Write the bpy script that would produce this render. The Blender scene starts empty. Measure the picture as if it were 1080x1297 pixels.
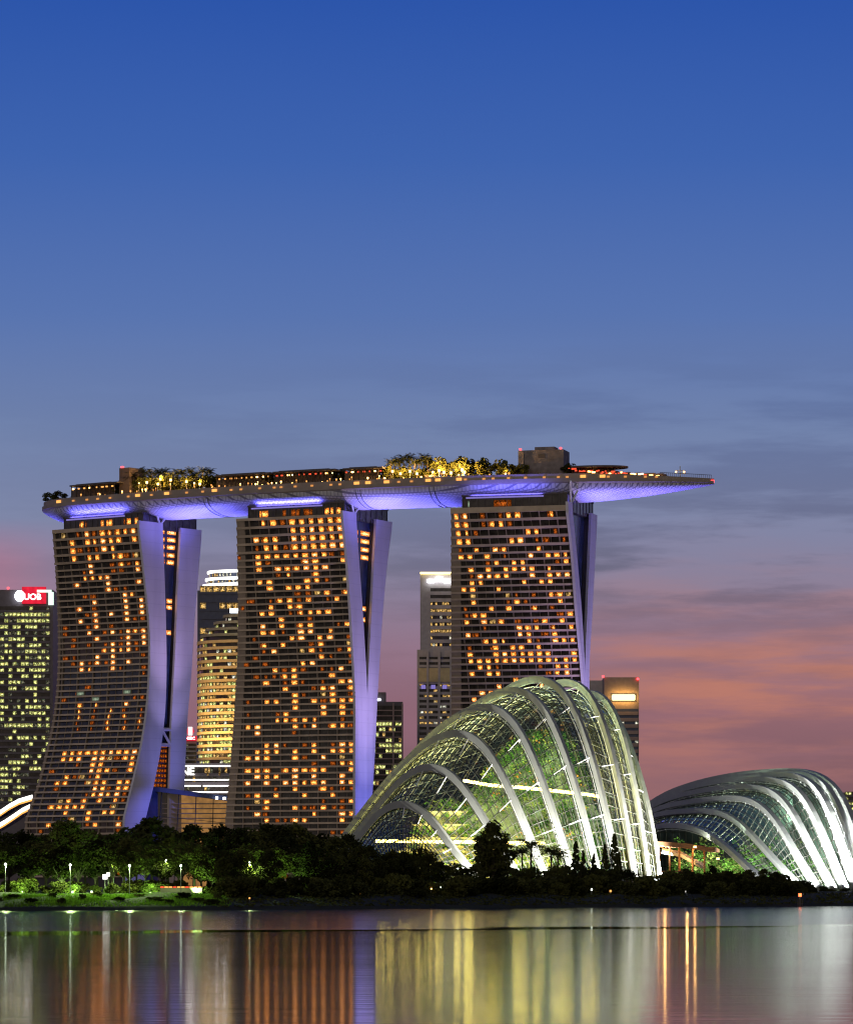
import bpy, math, random
import numpy as np
from mathutils import Vector, Matrix

R = math.radians
rng = random.Random(7)
npr = np.random.default_rng(11)
scene = bpy.context.scene
COL = scene.collection

# ------------------------------------------------------------------ camera
F, HX, HY, CZ = 5000.0, 540.0, 1124.0, 5.5       # focal length in photo pixels, horizon row, eye height
cam_d = bpy.data.cameras.new("camera")
cam = bpy.data.objects.new("camera", cam_d)
COL.objects.link(cam)
cam.location = (0, 0, CZ)
cam.rotation_euler = (R(90), 0, 0)
cam_d.sensor_fit = 'HORIZONTAL'
cam_d.sensor_width = 36
cam_d.lens = 36 * F / 1080
cam_d.shift_y = (HY - 1297 / 2) / 1080
cam_d.clip_start = 1
cam_d.clip_end = 30000
scene.camera = cam

scene.view_settings.view_transform = 'Standard'
scene.view_settings.look = 'None'
scene.view_settings.exposure = 0
scene.view_settings.gamma = 1
cy = scene.cycles
cy.use_denoising = True
cy.max_bounces = 6
cy.diffuse_bounces = 2
cy.glossy_bounces = 3
cy.transparent_max_bounces = 16
cy.transmission_bounces = 3
cy.sample_clamp_indirect = 4
cy.sample_clamp_direct = 0
cy.filter_width = 1.2
cy.caustics_reflective = False
cy.caustics_refractive = False


def lin(r, g, b):
    return tuple((c / 255 / 12.92) if c / 255 < 0.04045 else ((c / 255 + 0.055) / 1.055) ** 2.4 for c in (r, g, b))


# ------------------------------------------------------------------ sky
world = bpy.data.worlds.new("World")
scene.world = world
world.use_nodes = True
nt = world.node_tree
nt.nodes.clear()


def N(tree, typ, **kw):
    n = tree.nodes.new(typ)
    for k, v in kw.items():
        setattr(n, k, v)
    return n


def L(tree, a, b):
    tree.links.new(a, b)


def math_node(tree, op, a, b=None, clamp=False):
    n = N(tree, 'ShaderNodeMath', operation=op)
    n.use_clamp = clamp
    for i, x in enumerate((a, b)):
        if x is None:
            continue
        if isinstance(x, (int, float)):
            n.inputs[i].default_value = x
        else:
            L(tree, x, n.inputs[i])
    return n.outputs[0]


def mix_col(tree, fac, a, b, mode='MIX'):
    n = N(tree, 'ShaderNodeMix', data_type='RGBA', blend_type=mode)
    for sock, x in ((n.inputs[0], fac), (n.inputs[6], a), (n.inputs[7], b)):
        if isinstance(x, (int, float)):
            sock.default_value = x
        elif isinstance(x, tuple):
            sock.default_value = (*x[:3], 1)
        else:
            L(tree, x, sock)
    return n.outputs[2]


def ramp(tree, fac, stops, interp='LINEAR'):
    n = N(tree, 'ShaderNodeValToRGB')
    n.color_ramp.interpolation = interp
    els = n.color_ramp.elements
    while len(els) > 1:
        els.remove(els[-1])
    for i, (p, c) in enumerate(stops):
        e = els[0] if i == 0 else els.new(p)
        e.position = p
        e.color = (*c[:3], 1)
    L(tree, fac, n.inputs[0])
    return n.outputs[0]


tc = N(nt, 'ShaderNodeTexCoord')
sep = N(nt, 'ShaderNodeSeparateXYZ')
L(nt, tc.outputs['Generated'], sep.inputs[0])
DX, DY, DZ = sep.outputs
elev = math_node(nt, 'DIVIDE', DZ, 0.30, clamp=False)          # 0 at the horizon, 1 at 17 degrees up


def ev(y):
    t = (HY - y) / F
    return math.sin(math.atan(t)) / 0.30


base = ramp(nt, elev, [
    (0.0, lin(128, 98, 108)),
    (ev(1000), lin(134, 98, 108)),
    (ev(900), lin(143, 103, 118)),
    (ev(820), lin(145, 116, 136)),
    (ev(740), lin(136, 128, 154)),
    (ev(650), lin(124, 134, 168)),
    (ev(550), lin(112, 130, 171)),
    (ev(400), lin(86, 115, 175)),
    (ev(200), lin(59, 98, 174)),
    (ev(0), lin(40, 83, 169)),
    (1.0, lin(34, 70, 150))])
# warm afterglow to the right, low down
azim = math_node(nt, 'DIVIDE', DX, math_node(nt, 'MAXIMUM', DY, 0.05))
mr = N(nt, 'ShaderNodeMapRange', interpolation_type='SMOOTHSTEP')
L(nt, azim, mr.inputs[0])
mr.inputs[1].default_value = 0.0
mr.inputs[2].default_value = 0.075
warm_el = ramp(nt, elev, [(0, (0.1,) * 3), (ev(990), (0.3,) * 3), (ev(920), (0.75,) * 3), (ev(850), (0.9,) * 3), (ev(780), (0.38,) * 3), (ev(700), (0.05,) * 3), (ev(600), (0, 0, 0))])
comb = N(nt, 'ShaderNodeMapping')
comb.inputs['Scale'].default_value = (16, 16, 130)
L(nt, tc.outputs['Generated'], comb.inputs[0])
ns = N(nt, 'ShaderNodeTexNoise')
ns.inputs['Scale'].default_value = 1.0
ns.inputs['Detail'].default_value = 6
ns.inputs['Roughness'].default_value = 0.55
L(nt, comb.outputs[0], ns.inputs['Vector'])
wisps = ramp(nt, ns.outputs[0], [(0.38, (0, 0, 0)), (0.60, (1, 1, 1))], 'EASE')
warm_f = math_node(nt, 'MULTIPLY', math_node(nt, 'MULTIPLY', warm_el, mr.outputs[0]), math_node(nt, 'MULTIPLY_ADD', wisps, 0.6), clamp=True)
nt.nodes[-1].inputs[2].default_value = 0.4
warm_n = math_node(nt, 'MULTIPLY', math_node(nt, 'MULTIPLY', warm_el, mr.outputs[0]), math_node(nt, 'ADD', math_node(nt, 'MULTIPLY', wisps, 0.75), 0.25), clamp=True)
sky1 = mix_col(nt, warm_n, base, lin(190, 124, 106))
# pink glow low at the far left
mr3 = N(nt, 'ShaderNodeMapRange', interpolation_type='SMOOTHSTEP')
L(nt, azim, mr3.inputs[0])
mr3.inputs[1].default_value, mr3.inputs[2].default_value = -0.082, -0.112
lg = ramp(nt, elev, [(ev(860), (0.35,) * 3), (ev(760), (0.6,) * 3), (ev(715), (0.6,) * 3), (ev(660), (0, 0, 0))])
sky1 = mix_col(nt, math_node(nt, 'MULTIPLY', lg, mr3.outputs[0]), sky1, lin(186, 118, 140))
# grey cloud bars, mostly to the right between 500 and 760
comb2 = N(nt, 'ShaderNodeMapping')
comb2.inputs['Scale'].default_value = (11, 11, 80)
comb2.inputs['Location'].default_value = (3.1, 1.7, 0.4)
L(nt, tc.outputs['Generated'], comb2.inputs[0])
ns2 = N(nt, 'ShaderNodeTexNoise')
ns2.inputs['Scale'].default_value = 1.0
ns2.inputs['Detail'].default_value = 7
ns2.inputs['Roughness'].default_value = 0.6
L(nt, comb2.outputs[0], ns2.inputs['Vector'])
bars = ramp(nt, ns2.outputs[0], [(0.40, (0, 0, 0)), (0.58, (1, 1, 1))], 'EASE')
cl_el = ramp(nt, elev, [(0, (0.75,) * 3), (ev(960), (0.6,) * 3), (ev(880), (0.3,) * 3), (ev(790), (0.5,) * 3), (ev(720), (1.0,) * 3), (ev(620), (0.6,) * 3), (ev(520), (0.6,) * 3), (ev(430), (0.1,) * 3), (ev(330), (0, 0, 0))])
mr2 = N(nt, 'ShaderNodeMapRange', interpolation_type='SMOOTHSTEP')
L(nt, azim, mr2.inputs[0])
mr2.inputs[1].default_value = -0.12
mr2.inputs[2].default_value = 0.09
mr2.inputs[3].default_value = 0.2
cl_f = math_node(nt, 'MULTIPLY', math_node(nt, 'MULTIPLY', bars, cl_el), mr2.outputs[0], clamp=True)
cl_col = ramp(nt, elev, [(0, lin(112, 80, 88)), (ev(850), lin(128, 96, 108)), (ev(720), lin(100, 100, 124)), (ev(500), lin(88, 108, 156))])
sky2 = mix_col(nt, cl_f, sky1, cl_col)
# behind the camera: the pale eastern twilight over the bay
back = math_node(nt, 'MULTIPLY_ADD', DY, -1.6)
nt.nodes[-1].inputs[2].default_value = 0.1
nt.nodes[-1].use_clamp = True
sky3 = mix_col(nt, back, sky2, (0.20, 0.175, 0.155))
up = N(nt, 'ShaderNodeMapRange')
L(nt, DZ, up.inputs[0])
up.inputs[1].default_value = 0.3
up.inputs[2].default_value = 0.9
sky4 = mix_col(nt, up.outputs[0], sky3, (0.055, 0.07, 0.13))
nish = N(nt, 'ShaderNodeTexSky', sky_type='NISHITA')
nish.sun_disc = False
nish.sun_elevation = R(1.0)
nish.sun_rotation = R(200)
bg1 = N(nt, 'ShaderNodeBackground')
bg1.inputs[1].default_value = 1.0
L(nt, sky4, bg1.inputs[0])
bg2 = N(nt, 'ShaderNodeBackground')
bg2.inputs[1].default_value = 0.004
L(nt, nish.outputs[0], bg2.inputs[0])
addw = N(nt, 'ShaderNodeAddShader')
L(nt, bg1.outputs[0], addw.inputs[0])
L(nt, bg2.outputs[0], addw.inputs[1])
wo = N(nt, 'ShaderNodeOutputWorld')
L(nt, addw.outputs[0], wo.inputs[0])

dusk_fill_d = bpy.data.lights.new("sun", 'SUN')  # soft fill added from the camera side; the sun itself has set
dusk_fill_d.energy = 0.35
dusk_fill_d.angle = R(25)
dusk_fill_d.color = (1.0, 0.86, 0.74)
sun = bpy.data.objects.new("sun", dusk_fill_d)
COL.objects.link(sun)
sun.rotation_euler = (R(68), 0, R(-20))


# ------------------------------------------------------------------ helpers
def at(px, py, d):
    return Vector(((px - HX) / F * d, d, CZ + (HY - py) / F * d))


def zat(py, d):
    return CZ + (HY - py) / F * d


class MB:
    def __init__(self):
        self.v, self.f, self.uv = [], [], []

    def face(self, pts, uv=None):
        n = len(self.v)
        self.v.extend(tuple(p) for p in pts)
        self.f.append(tuple(range(n, n + len(pts))))
        self.uv.append(uv)

    def hexa(self, a, b):
        """a, b: two loops of points joined into a closed prism"""
        n, k = len(self.v), len(a)
        self.v.extend(tuple(p) for p in a)
        self.v.extend(tuple(p) for p in b)
        self.f.append(tuple(range(n + k - 1, n - 1, -1)))
        self.f.append(tuple(range(n + k, n + 2 * k)))
        self.uv += [None, None]
        for i in range(k):
            j = (i + 1) % k
            self.f.append((n + i, n + j, n + k + j, n + k + i))
            self.uv.append(None)

    def box(self, c, s, rz=0.0):
        c = Vector(c)
        hx, hy, hz = s[0] / 2, s[1] / 2, s[2] / 2
        m = Matrix.Rotation(rz, 3, 'Z')
        lo = [c + m @ Vector((x, y, -hz)) for x, y in ((-hx, -hy), (hx, -hy), (hx, hy), (-hx, hy))]
        hi = [c + m @ Vector((x, y, hz)) for x, y in ((-hx, -hy), (hx, -hy), (hx, hy), (-hx, hy))]
        self.hexa(lo, hi)

    def loft(self, rings, cap=True, closed=True):
        n, k = len(self.v), len(rings[0])
        for r in rings:
            self.v.extend(tuple(p) for p in r)
        for i in range(len(rings) - 1):
            for j in range(k if closed else k - 1):
                jj = (j + 1) % k
                self.f.append((n + i * k + j, n + i * k + jj, n + (i + 1) * k + jj, n + (i + 1) * k + j))
                self.uv.append(None)
        if cap and closed:
            self.f.append(tuple(n + j for j in range(k - 1, -1, -1)))
            self.f.append(tuple(n + (len(rings) - 1) * k + j for j in range(k)))
            self.uv += [None, None]

    def tube(self, pts, r, k=5, r2=None):
        pts = [Vector(p) for p in pts]
        rings = []
        for i, p in enumerate(pts):
            t = (pts[min(i + 1, len(pts) - 1)] - pts[max(i - 1, 0)]).normalized()
            a = t.cross(Vector((0, 0, 1)) if abs(t.z) < 0.95 else Vector((0, 1, 0))).normalized()
            b = t.cross(a)
            rr = r if r2 is None else r + (r2 - r) * i / max(1, len(pts) - 1)
            rings.append([p + a * rr * math.cos(q * 2 * math.pi / k) + b * rr * math.sin(q * 2 * math.pi / k) for q in range(k)])
        self.loft(rings)

    def build(self, name, mat, parent=None, smooth=False):
        me = bpy.data.meshes.new(name)
        me.from_pydata(self.v, [], self.f)
        if any(u is not None for u in self.uv):
            ul = me.uv_layers.new(name="UVMap")
            i = 0
            for fc, u in zip(self.f, self.uv):
                for q in range(len(fc)):
                    ul.data[i].uv = u[q] if u is not None else (0.5, 0.5)
                    i += 1
        if mat is not None:
            me.materials.append(mat)
        if smooth:
            me.polygons.foreach_set('use_smooth', [True] * len(me.polygons))
        me.update()
        o = bpy.data.objects.new(name, me)
        COL.objects.link(o)
        if parent is not None:
            o.parent = parent
            o.matrix_parent_inverse = Matrix.Translation(-Vector(parent.location)) if parent.parent is None else Matrix.Identity(4)
            if parent.parent is not None:
                o.matrix_parent_inverse = Matrix.Identity(4)
        return o


UNIT_UV = ((0, 0), (1, 0), (1, 1), (0, 1))


def tag(o, label=None, cat=None, group=None, kind=None):
    if label:
        o['label'] = label
    if cat:
        o['category'] = cat
    if group:
        o['group'] = group
    if kind:
        o['kind'] = kind
    return o


def thing(name, label, cat, loc, group=None):
    o = bpy.data.objects.new(name, None)
    COL.objects.link(o)
    o.location = loc
    o.empty_display_size = 2
    return tag(o, label, cat, group)


def lamp(name, kind, loc, power, color, target=None, size=0.5, angle=60, blend=0.6, parent=None, sx=None, sy=None):
    d = bpy.data.lights.new(name, kind)
    d.energy = power
    d.color = color
    o = bpy.data.objects.new(name, d)
    COL.objects.link(o)
    o.location = loc
    if kind == 'SPOT':
        d.spot_size = R(angle)
        d.spot_blend = blend
        d.shadow_soft_size = size
    elif kind == 'AREA':
        d.shape = 'RECTANGLE'
        d.size, d.size_y = sx, sy
    else:
        d.shadow_soft_size = size
    if target is not None:
        o.rotation_euler = (Vector(target) - Vector(loc)).to_track_quat('-Z', 'Y').to_euler()
    if parent is not None:
        o.parent = parent
        o.matrix_parent_inverse = Matrix.Translation(-Vector(parent.location))
    return o


# ------------------------------------------------------------------ materials
def mat_pbr(name, col, rough=0.7, metal=0.0, noise=0.12, scale=0.4, spec=0.3, stretch=(1, 1, 1)):
    m = bpy.data.materials.new(name)
    m.use_nodes = True
    t = m.node_tree
    b = t.nodes['Principled BSDF']
    b.inputs['Roughness'].default_value = rough
    b.inputs['Metallic'].default_value = metal
    b.inputs['Specular IOR Level'].default_value = spec
    g = N(t, 'ShaderNodeTexCoord')
    mp = N(t, 'ShaderNodeMapping')
    mp.inputs['Scale'].default_value = stretch
    L(t, g.outputs['Object'], mp.inputs[0])
    n = N(t, 'ShaderNodeTexNoise')
    n.inputs['Scale'].default_value = scale
    n.inputs['Detail'].default_value = 5
    L(t, mp.outputs[0], n.inputs['Vector'])
    lo = tuple(c * (1 - noise) for c in col)
    hi = tuple(min(1, c * (1 + noise)) for c in col)
    L(t, ramp(t, n.outputs[0], [(0.3, lo), (0.7, hi)]), b.inputs['Base Color'])
    return m


def mat_emit(name, col, strength, sample=False, vary=0.0):
    m = bpy.data.materials.new(name)
    m.use_nodes = True
    t = m.node_tree
    t.nodes.clear()
    e = N(t, 'ShaderNodeEmission')
    e.inputs[0].default_value = (*col, 1)
    e.inputs[1].default_value = strength
    if vary:
        g = N(t, 'ShaderNodeNewGeometry')
        wn = N(t, 'ShaderNodeTexNoise')
        wn.inputs['Scale'].default_value = 0.35
        L(t, g.outputs['Position'], wn.inputs['Vector'])
        s = math_node(t, 'MULTIPLY', math_node(t, 'ADD', math_node(t, 'MULTIPLY', wn.outputs[0], 2 * vary), 1 - vary), strength)
        L(t, s, e.inputs[1])
    o = N(t, 'ShaderNodeOutputMaterial')
    L(t, e.outputs[0], o.inputs[0])
    m.cycles.emission_sampling = 'AUTO' if sample else 'NONE'
    return m


def mat_window(name, cols, strength, curtain=0.6, wscale=0.35, hot=None, broken=False, speck=False):
    """A lit room seen through its window: curtain folds, a lamp, a random colour per window (all emitted light)."""
    m = bpy.data.materials.new(name)
    m.use_nodes = True
    t = m.node_tree
    t.nodes.clear()
    uvn = N(t, 'ShaderNodeUVMap')
    sp = N(t, 'ShaderNodeSeparateXYZ')
    L(t, uvn.outputs[0], sp.inputs[0])
    g = N(t, 'ShaderNodeNewGeometry')
    wn = N(t, 'ShaderNodeTexNoise')
    wn.inputs['Scale'].default_value = wscale
    wn.inputs['Detail'].default_value = 1
    L(t, g.outputs['Position'], wn.inputs['Vector'])
    rnd = math_node(t, 'FRACT', math_node(t, 'MULTIPLY', wn.outputs[0], 23.0))
    col = ramp(t, rnd, [(i / max(1, len(cols) - 1), c) for i, c in enumerate(cols)])
    # lamp glow near one side of the room
    lx = math_node(t, 'SUBTRACT', sp.outputs[0], math_node(t, 'ADD', math_node(t, 'MULTIPLY', rnd, 0.5), 0.25))
    ly = math_node(t, 'SUBTRACT', sp.outputs[1], 0.45)
    d2 = math_node(t, 'ADD', math_node(t, 'MULTIPLY', lx, lx), math_node(t, 'MULTIPLY', ly, ly))
    glow = math_node(t, 'SUBTRACT', 1.0, math_node(t, 'MULTIPLY', d2, 6.0), clamp=True)
    fold = math_node(t, 'SINE', math_node(t, 'MULTIPLY', sp.outputs[0], 26.0))
    fold = math_node(t, 'ADD', math_node(t, 'MULTIPLY', fold, 0.22 * curtain), 0.75)
    st = math_node(t, 'MULTIPLY', math_node(t, 'ADD', math_node(t, 'MULTIPLY', glow, 1.7), 0.45), fold)
    vv = math_node(t, 'ADD', math_node(t, 'MULTIPLY', math_node(t, 'FRACT', math_node(t, 'MULTIPLY', rnd, 7.3)), 0.8), 0.55)
    st = math_node(t, 'MULTIPLY', math_node(t, 'MULTIPLY', st, vv), strength)
    if hot:
        col = mix_col(t, math_node(t, 'MULTIPLY', glow, glow), col, hot)
    if speck:
        sn = N(t, 'ShaderNodeTexNoise')
        sn.inputs['Scale'].default_value = 1.7
        sn.inputs['Detail'].default_value = 1
        L(t, g.outputs['Position'], sn.inputs['Vector'])
        q = N(t, 'ShaderNodeMapRange')
        L(t, sn.outputs[0], q.inputs[0])
        q.inputs[1].default_value, q.inputs[2].default_value = 0.40, 0.55
        q.inputs[3].default_value = 0.15
        st = math_node(t, 'MULTIPLY', st, q.outputs[0])
    if broken:
        bn = N(t, 'ShaderNodeTexNoise')
        bn.inputs['Scale'].default_value = 0.9
        bn.inputs['Detail'].default_value = 2
        L(t, g.outputs['Position'], bn.inputs['Vector'])
        q = N(t, 'ShaderNodeMapRange')
        L(t, bn.outputs[0], q.inputs[0])
        q.inputs[1].default_value, q.inputs[2].default_value = 0.40, 0.56
        q.inputs[3].default_value = 0.12
        st = math_node(t, 'MULTIPLY', st, q.outputs[0])
    e = N(t, 'ShaderNodeEmission')
    L(t, col, e.inputs[0])
    L(t, st, e.inputs[1])
    o = N(t, 'ShaderNodeOutputMaterial')
    L(t, e.outputs[0], o.inputs[0])
    m.cycles.emission_sampling = 'NONE'
    return m


def mat_glass(name, tint=(0.85, 0.95, 0.92), gloss=0.10, rough=0.03):
    m = bpy.data.materials.new(name)
    m.use_nodes = True
    t = m.node_tree
    t.nodes.clear()
    tr = N(t, 'ShaderNodeBsdfTransparent')
    tr.inputs[0].default_value = (*tint, 1)
    gl = N(t, 'ShaderNodeBsdfGlossy')
    gl.inputs['Roughness'].default_value = rough
    fr = N(t, 'ShaderNodeLayerWeight')
    fr.inputs[0].default_value = 0.25
    f = math_node(t, 'ADD', math_node(t, 'MULTIPLY', fr.outputs['Fresnel'], 0.7), gloss, clamp=True)
    mx = N(t, 'ShaderNodeMixShader')
    L(t, f, mx.inputs[0])
    L(t, tr.outputs[0], mx.inputs[1])
    L(t, gl.outputs[0], mx.inputs[2])
    o = N(t, 'ShaderNodeOutputMaterial')
    L(t, mx.outputs[0], o.inputs[0])
    return m


def mat_leaf(name, col, var=0.5, scale=0.5):
    m = bpy.data.materials.new(name)
    m.use_nodes = True
    t = m.node_tree
    t.nodes.clear()
    g = N(t, 'ShaderNodeNewGeometry')
    oi = N(t, 'ShaderNodeObjectInfo')
    n = N(t, 'ShaderNodeTexNoise')
    n.inputs['Scale'].default_value = scale
    n.inputs['Detail'].default_value = 4
    L(t, g.outputs['Position'], n.inputs['Vector'])
    f = math_node(t, 'ADD', math_node(t, 'MULTIPLY', n.outputs[0], 0.55), math_node(t, 'MULTIPLY', oi.outputs['Random'], 0.45))
    c = ramp(t, f, [(0.25, tuple(x * (1 - var) for x in col)), (0.75, (col[0] * (1 + var * 1.2), col[1] * (1 + var), col[2] * (1 + var * 0.6)))])
    d = N(t, 'ShaderNodeBsdfDiffuse')
    L(t, c, d.inputs[0])
    tl = N(t, 'ShaderNodeBsdfTranslucent')
    L(t, c, tl.inputs[0])
    mx = N(t, 'ShaderNodeMixShader')
    mx.inputs[0].default_value = 0.3
    L(t, d.outputs[0], mx.inputs[1])
    L(t, tl.outputs[0], mx.inputs[2])
    o = N(t, 'ShaderNodeOutputMaterial')
    L(t, mx.outputs[0], o.inputs[0])
    return m


M = {}
M['band'] = mat_pbr('balcony_concrete', (0.50, 0.40, 0.295), 0.8, noise=0.2, scale=0.15)
M['slab'] = mat_pbr('dark_facade_backing', (0.06, 0.055, 0.055), 0.7)
M['divider'] = mat_pbr('divider_concrete', (0.30, 0.24, 0.185), 0.8)
M['darkglass'] = mat_pbr('dark_window_glass', (0.050, 0.044, 0.040), 0.15, noise=0.5, scale=0.3, spec=0.5)
M['fin'] = mat_pbr('fin_cladding', (0.60, 0.58, 0.60), 0.55, noise=0.06, scale=0.05)
ft_ = M['fin'].node_tree
fb_ = ft_.nodes['Principled BSDF']
fsrc = fb_.inputs['Base Color'].links[0].from_socket
fg = N(ft_, 'ShaderNodeNewGeometry')
fs = N(ft_, 'ShaderNodeSeparateXYZ')
L(ft_, fg.outputs['Position'], fs.inputs[0])
fz = math_node(ft_, 'FRACT', math_node(ft_, 'DIVIDE', fs.outputs[2], 6.3))
fj = math_node(ft_, 'LESS_THAN', fz, 0.07)
fn = N(ft_, 'ShaderNodeTexNoise')
fn.inputs['Scale'].default_value = 0.09
fn.inputs['Detail'].default_value = 6
fm = N(ft_, 'ShaderNodeMapping')
fm.inputs['Scale'].default_value = (1.5, 1.5, 0.12)
L(ft_, fg.outputs['Position'], fm.inputs[0])
L(ft_, fm.outputs[0], fn.inputs['Vector'])
weather = math_node(ft_, 'ADD', math_node(ft_, 'MULTIPLY', fn.outputs[0], 0.5), 0.72, clamp=True)
fcol = mix_col(ft_, math_node(ft_, 'MULTIPLY', fj, 0.13), fsrc, (0.22, 0.21, 0.24))
fcol = mix_col(ft_, 1.0, fcol, weather, 'MULTIPLY')
L(ft_, fcol, fb_.inputs['Base Color'])
M['atrium'] = mat_pbr('atrium_glass', (0.03, 0.045, 0.09), 0.15, noise=0.3, scale=0.2, spec=0.5)
M['hull'] = mat_pbr('hull_panels', (0.58, 0.57, 0.60), 0.5, noise=0.06, scale=0.1)
M['fascia'] = mat_pbr('fascia_panels', (0.30, 0.25, 0.21), 0.7, noise=0.12, scale=0.2)
M['deck'] = mat_pbr('deck_timber', (0.16, 0.12, 0.09), 0.8)
M['roofdark'] = mat_pbr('dark_roof', (0.10, 0.085, 0.08), 0.7)
M['white'] = mat_pbr('white_steel', (0.72, 0.73, 0.71), 0.5, noise=0.05, scale=0.3)
M['rib'] = mat_pbr('rib_steel', (0.27, 0.285, 0.26), 0.5, noise=0.08, scale=0.25)
M['mullion'] = mat_pbr('dark_mullion', (0.035, 0.04, 0.035), 0.5)
M['grid'] = mat_pbr('gridshell_steel', (0.065, 0.068, 0.055), 0.5)
M['leaf'] = mat_leaf('tree_leaves', (0.062, 0.070, 0.022), 0.7)
M['leafdark'] = mat_leaf('dark_leaves', (0.050, 0.058, 0.022), 0.6)
M['leafin'] = mat_leaf('conservatory_leaves', (0.055, 0.135, 0.025), 0.75)
M['leafpale'] = mat_leaf('pale_conservatory_leaves', (0.13, 0.17, 0.05), 0.6)
M['leafflower'] = mat_leaf('orange_flowers', (0.42, 0.18, 0.04), 0.4)
M['bark'] = mat_pbr('bark', (0.07, 0.055, 0.04), 0.9)
M['grass'] = mat_leaf('grass_blades', (0.085, 0.17, 0.022), 0.8, 0.16)
M['soil'] = mat_pbr('ground_soil', (0.018, 0.020, 0.011), 0.95, noise=0.4, scale=0.08)
M['inner'] = mat_pbr('pale_inner_steel', (0.55, 0.53, 0.46), 0.5)
M['rock'] = mat_pbr('mountain_rock', (0.06, 0.075, 0.045), 0.9, noise=0.5, scale=0.3)
M['dome_glass'] = mat_glass('conservatory_glass', (0.74, 0.90, 0.82), 0.08)
M['podium_glass'] = mat_glass('podium_glass', (0.85, 0.8, 0.7), 0.10)
M['metal'] = mat_pbr('lamp_metal', (0.25, 0.25, 0.25), 0.5, metal=0.6)
M['bldg_dark'] = mat_pbr('dark_office_wall', (0.13, 0.115, 0.13), 0.5)
M['bldg_grey'] = mat_pbr('grey_office_wall', (0.42, 0.38, 0.38), 0.7)
M['bldg_blue'] = mat_pbr('blue_glass_wall', (0.07, 0.085, 0.14), 0.25, spec=0.5)
M['bldg_beige'] = mat_pbr('beige_balcony', (0.55, 0.44, 0.25), 0.7)
M['bldg_brown'] = mat_pbr('brown_office_wall', (0.36, 0.27, 0.23), 0.7)
M['bldg_pink'] = mat_pbr('pink_granite', (0.34, 0.25, 0.23), 0.7)
M['redsign'] = mat_emit('red_sign_light', (1.0, 0.025, 0.06), 0.8, vary=0.5)
M['whitelight'] = mat_emit('white_light', (1.0, 0.96, 0.9), 3.0)
M['coolwhite'] = mat_emit('cool_white_light', (0.88, 0.93, 1.0), 6.0)
M['greenwhite'] = mat_emit('green_white_light', (0.75, 1.0, 0.85), 1.4)
M['warmstrip'] = mat_emit('warm_white_strip', (1.0, 0.62, 0.14), 26.0, sample=False)
M['yellowsign'] = mat_emit('yellow_sign_light', (1.0, 0.78, 0.30), 3.0)
M['warmlamp'] = mat_emit('warm_lamp', (1.0, 0.52, 0.14), 9.0)
M['warmglow'] = mat_emit('amber_lamp', (1.0, 0.42, 0.10), 1.5)
M['fasciaglow'] = mat_emit('fascia_amber', (1.0, 0.42, 0.12), 0.75)
M['redglow'] = mat_emit('red_bar_light', (1.0, 0.10, 0.04), 1.3, vary=0.6)
M['beacon'] = mat_emit('red_beacon', (1.0, 0.05, 0.06), 5.0)
M['violet'] = mat_emit('violet_glow', (0.42, 0.34, 1.0), 0.55)
M['lampglobe'] = mat_emit('street_lamp_globe', (0.85, 1.0, 0.75), 12.0, sample=True)
M['win_orange'] = mat_window('hotel_room_light', [(1.0, 0.19, 0.014), (1.0, 0.27, 0.03), (1.0, 0.21, 0.016), (1.0, 0.36, 0.07), (1.0, 0.24, 0.02)], 3.2, hot=(1.0, 0.44, 0.10), speck=True)
M['win_dim'] = mat_window('dim_room_light', [(0.9, 0.15, 0.012), (1.0, 0.24, 0.03)], 0.55, speck=True)
M['win_spot'] = mat_window('bright_room_light', [(1.0, 0.24, 0.025), (1.0, 0.30, 0.05)], 3.8, hot=(1.0, 0.62, 0.30), speck=True)
M['win_green'] = mat_window('greenish_room_light', [(0.55, 0.75, 0.45), (0.75, 0.9, 0.7)], 0.35)
M['win_office'] = mat_window('office_light', [(0.95, 0.78, 0.12), (0.70, 0.92, 0.28), (0.90, 0.95, 0.45), (1.0, 0.66, 0.10)], 1.5, 1.6, 0.2, broken=True)
M['win_officedim'] = mat_window('dim_office_light', [(0.3, 0.6, 0.4), (0.7, 0.5, 0.2), (0.35, 0.4, 0.5)], 0.34, 1.6, 0.2, broken=True)
M['win_white'] = mat_window('white_office_light', [(1.0, 0.9, 0.65), (0.9, 1.0, 0.9), (1, 0.75, 0.4)], 1.2, 1.6, 0.2, broken=True)
M['win_gold'] = mat_window('golden_office_light', [(1.0, 0.62, 0.16), (1.0, 0.5, 0.1), (1.0, 0.8, 0.4)], 1.0, 1.6, 0.2, broken=True)
M['amberwall'] = mat_emit('lit_podium_interior', (1.0, 0.50, 0.14), 0.36, vary=0.7)


# ------------------------------------------------------------------ water and ground
def shore(x):
    """distance of the far waterline at world x"""
    return 1016 + 1.10 * x + 6 * math.sin(x * 0.05) + 3 * math.sin(x * 0.17 + 1)


w = MB()
w.face([(-4000, -800, 0), (4000, -800, 0), (4000, 5600, 0), (-4000, 5600, 0)])
wm = bpy.data.materials.new('bay_water')
wm.use_nodes = True
t = wm.node_tree
b = t.nodes['Principled BSDF']
b.inputs['Base Color'].default_value = (0.010, 0.014, 0.018, 1)
b.inputs['IOR'].default_value = 1.33
b.inputs['Specular IOR Level'].default_value = 0.5
g = N(t, 'ShaderNodeTexCoord')
mp = N(t, 'ShaderNodeMapping')
mp.inputs['Scale'].default_value = (0.012, 0.03, 1)
L(t, g.outputs['Object'], mp.inputs[0])
n1 = N(t, 'ShaderNodeTexNoise')
n1.inputs['Scale'].default_value = 1.0
n1.inputs['Detail'].default_value = 4
L(t, mp.outputs[0], n1.inputs['Vector'])
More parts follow.
